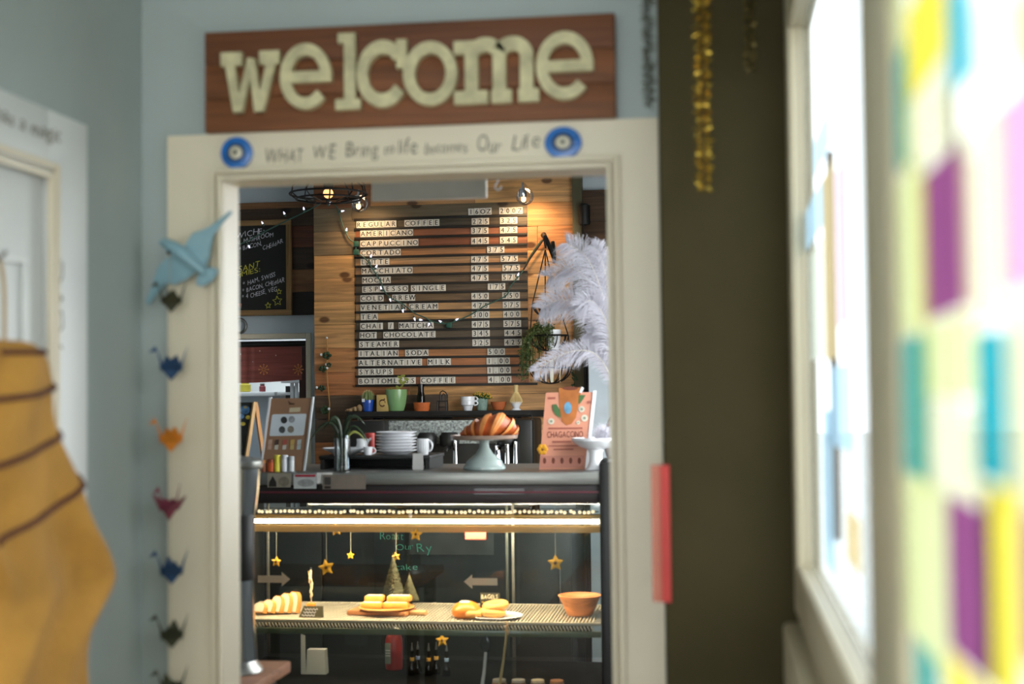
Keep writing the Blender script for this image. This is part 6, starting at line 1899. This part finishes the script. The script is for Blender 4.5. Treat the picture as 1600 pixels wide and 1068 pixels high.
# cards fixed along the counter edge
Ycd = Yc - .0125
def card(name, lb, x0, x1, y0, y1, colr, extra=()):
    a = P(x0, y1, Ycd); c = P(x1, y0, Ycd)
    t = thing(name, lb, 'card', ((a.x + c.x) / 2, Ycd, a.z), 'cards on the counter edge')
    obj('sheet', B().box((a.x, Ycd, a.z), (c.x, Ycd + .0022, c.z), 0), mat('card_%d' % x0, colr, .6, var=.1, scale=30), t)
    pl2 = Plane((a.x, Ycd, a.z), (c.x, Ycd, a.z), (a.x, Ycd, c.z))
    for kind, args, cc in extra:
        o = pl2.oval(*args) if kind == 'o' else pl2.poly(*args)
        obj('print', o, mat('cardp_%d_%d_%d' % cc, cc, .6, var=.2, scale=60), t, False)
card('photo_card', 'photo card with a dark figure on the counter edge', 418, 454, 739, 761, (150, 142, 126), (('p', ([(420, 760), (421, 752), (424, 748), (426, 743), (429, 748), (432, 753), (432, 760)],), (38, 34, 30)), ('o', (444, 752, 8, 8), (120, 112, 96))))
card('red_topped_card', 'pale card with a red top band on the counter edge', 459, 494, 740, 763, (196, 200, 198), (('p', ([(461, 741), (493, 741), (493, 744.5), (461, 744.5)],), (170, 40, 60)), ('o', (478, 754, 13, 6), (150, 152, 150))))
card('white_card', 'plain white card between the red topped card and the grey placard', 495, 519, 738, 755, (232, 230, 226))
Ycd = Yc - .016
card('grey_placard', 'long taupe placard with a small dark picture on the counter edge', 504, 571, 741, 764, (128, 116, 104), (('p', ([(507, 745), (517, 745), (517, 757), (507, 757)],), (66, 62, 58)), ('p', ([(507, 759), (517, 759), (517, 763), (507, 763)],), (48, 36, 32))))
p, k = onk(652.5, Yc + .16)
t = thing('folded_card', 'small folded white card standing in front of the riser', 'card', p)
obj('front_leaf', B().hexa((p + Vector((-8, 0, 0)) * k, p + Vector((8, 0, 0)) * k, p + Vector((8, .6, 0)) * k, p + Vector((-8, .6, 0)) * k, p + Vector((-8, 3, 25)) * k, p + Vector((8, 3, 25)) * k, p + Vector((8, 3.6, 25)) * k, p + Vector((-8, 3.6, 25)) * k)), mat('grey_white_card', (196, 194, 190), .7), t)
obj('rear_leaf', B().hexa((p + Vector((-8, 7, 0)) * k, p + Vector((8, 7, 0)) * k, p + Vector((8, 7.6, 0)) * k, p + Vector((-8, 7.6, 0)) * k, p + Vector((-8, 3.2, 25)) * k, p + Vector((8, 3.2, 25)) * k, p + Vector((8, 3.8, 25)) * k, p + Vector((-8, 3.8, 25)) * k)), mat('grey_white_card', (196, 194, 190), .7), t)

# =================================================================== TABLE + STEEL DISPENSER JUST INSIDE THE DOORWAY
Yt_ = 4.22
zt2 = P(420, 1040, Yt_).z
tx1 = P(455, 1033, Yt_ + .09).x
tb = thing('side_table', 'brown wooden table just inside the doorway', 'table', (tx1 - .4, Yt_, 0))
obj('table_top', B().box((tx1 - .9, Yt_ - .42, zt2 - .035), (tx1, Yt_ + .09, zt2), .006), wood((132, 88, 60), 230, knots=False), tb)
for x in (tx1 - .84, tx1 - .06):
    for y in (Yt_ - .36, Yt_ + .03): obj('leg', B().box((x - .025, y - .025, 0), (x + .025, y + .025, zt2 - .035), .003), M_black, tb)
obj('apron', B().box((tx1 - .81, Yt_ - .37, zt2 - .10), (tx1 - .09, Yt_ - .35, zt2 - .035)), M_black, tb)
p = P(371, 1048, Yt_ - .10); p.z = zt2 + .0005; k = mpp(p)
ds = thing('steel_dispenser', 'tall stainless drink dispenser standing on the side table', 'dispenser', p)
obj('foot', B().lathe([(40, 0), (41, 2), (40, 6), (33, 14), (30, 20), (.2, 20)], p, 32, k), M_steel, ds)
obj('chrome_column', B().lathe([(31, 19), (30, 40), (27, 90), (25, 144), (.2, 144)], p, 32, k), M_chrome, ds)
obj('dark_collar', B().lathe([(26, 143), (28, 147), (27, 200), (28, 246), (.2, 246)], p, 32, k), M_black, ds)
obj('vessel', B().lathe([(28, 245), (31, 262), (36, 292), (39, 318), (.2, 318)], p, 32, k), M_chrome, ds)
obj('lid', B().lathe([(39.5, 317), (41, 320), (41, 328), (36, 332), (12, 336), (.2, 336)], p, 32, k), M_steel, ds)
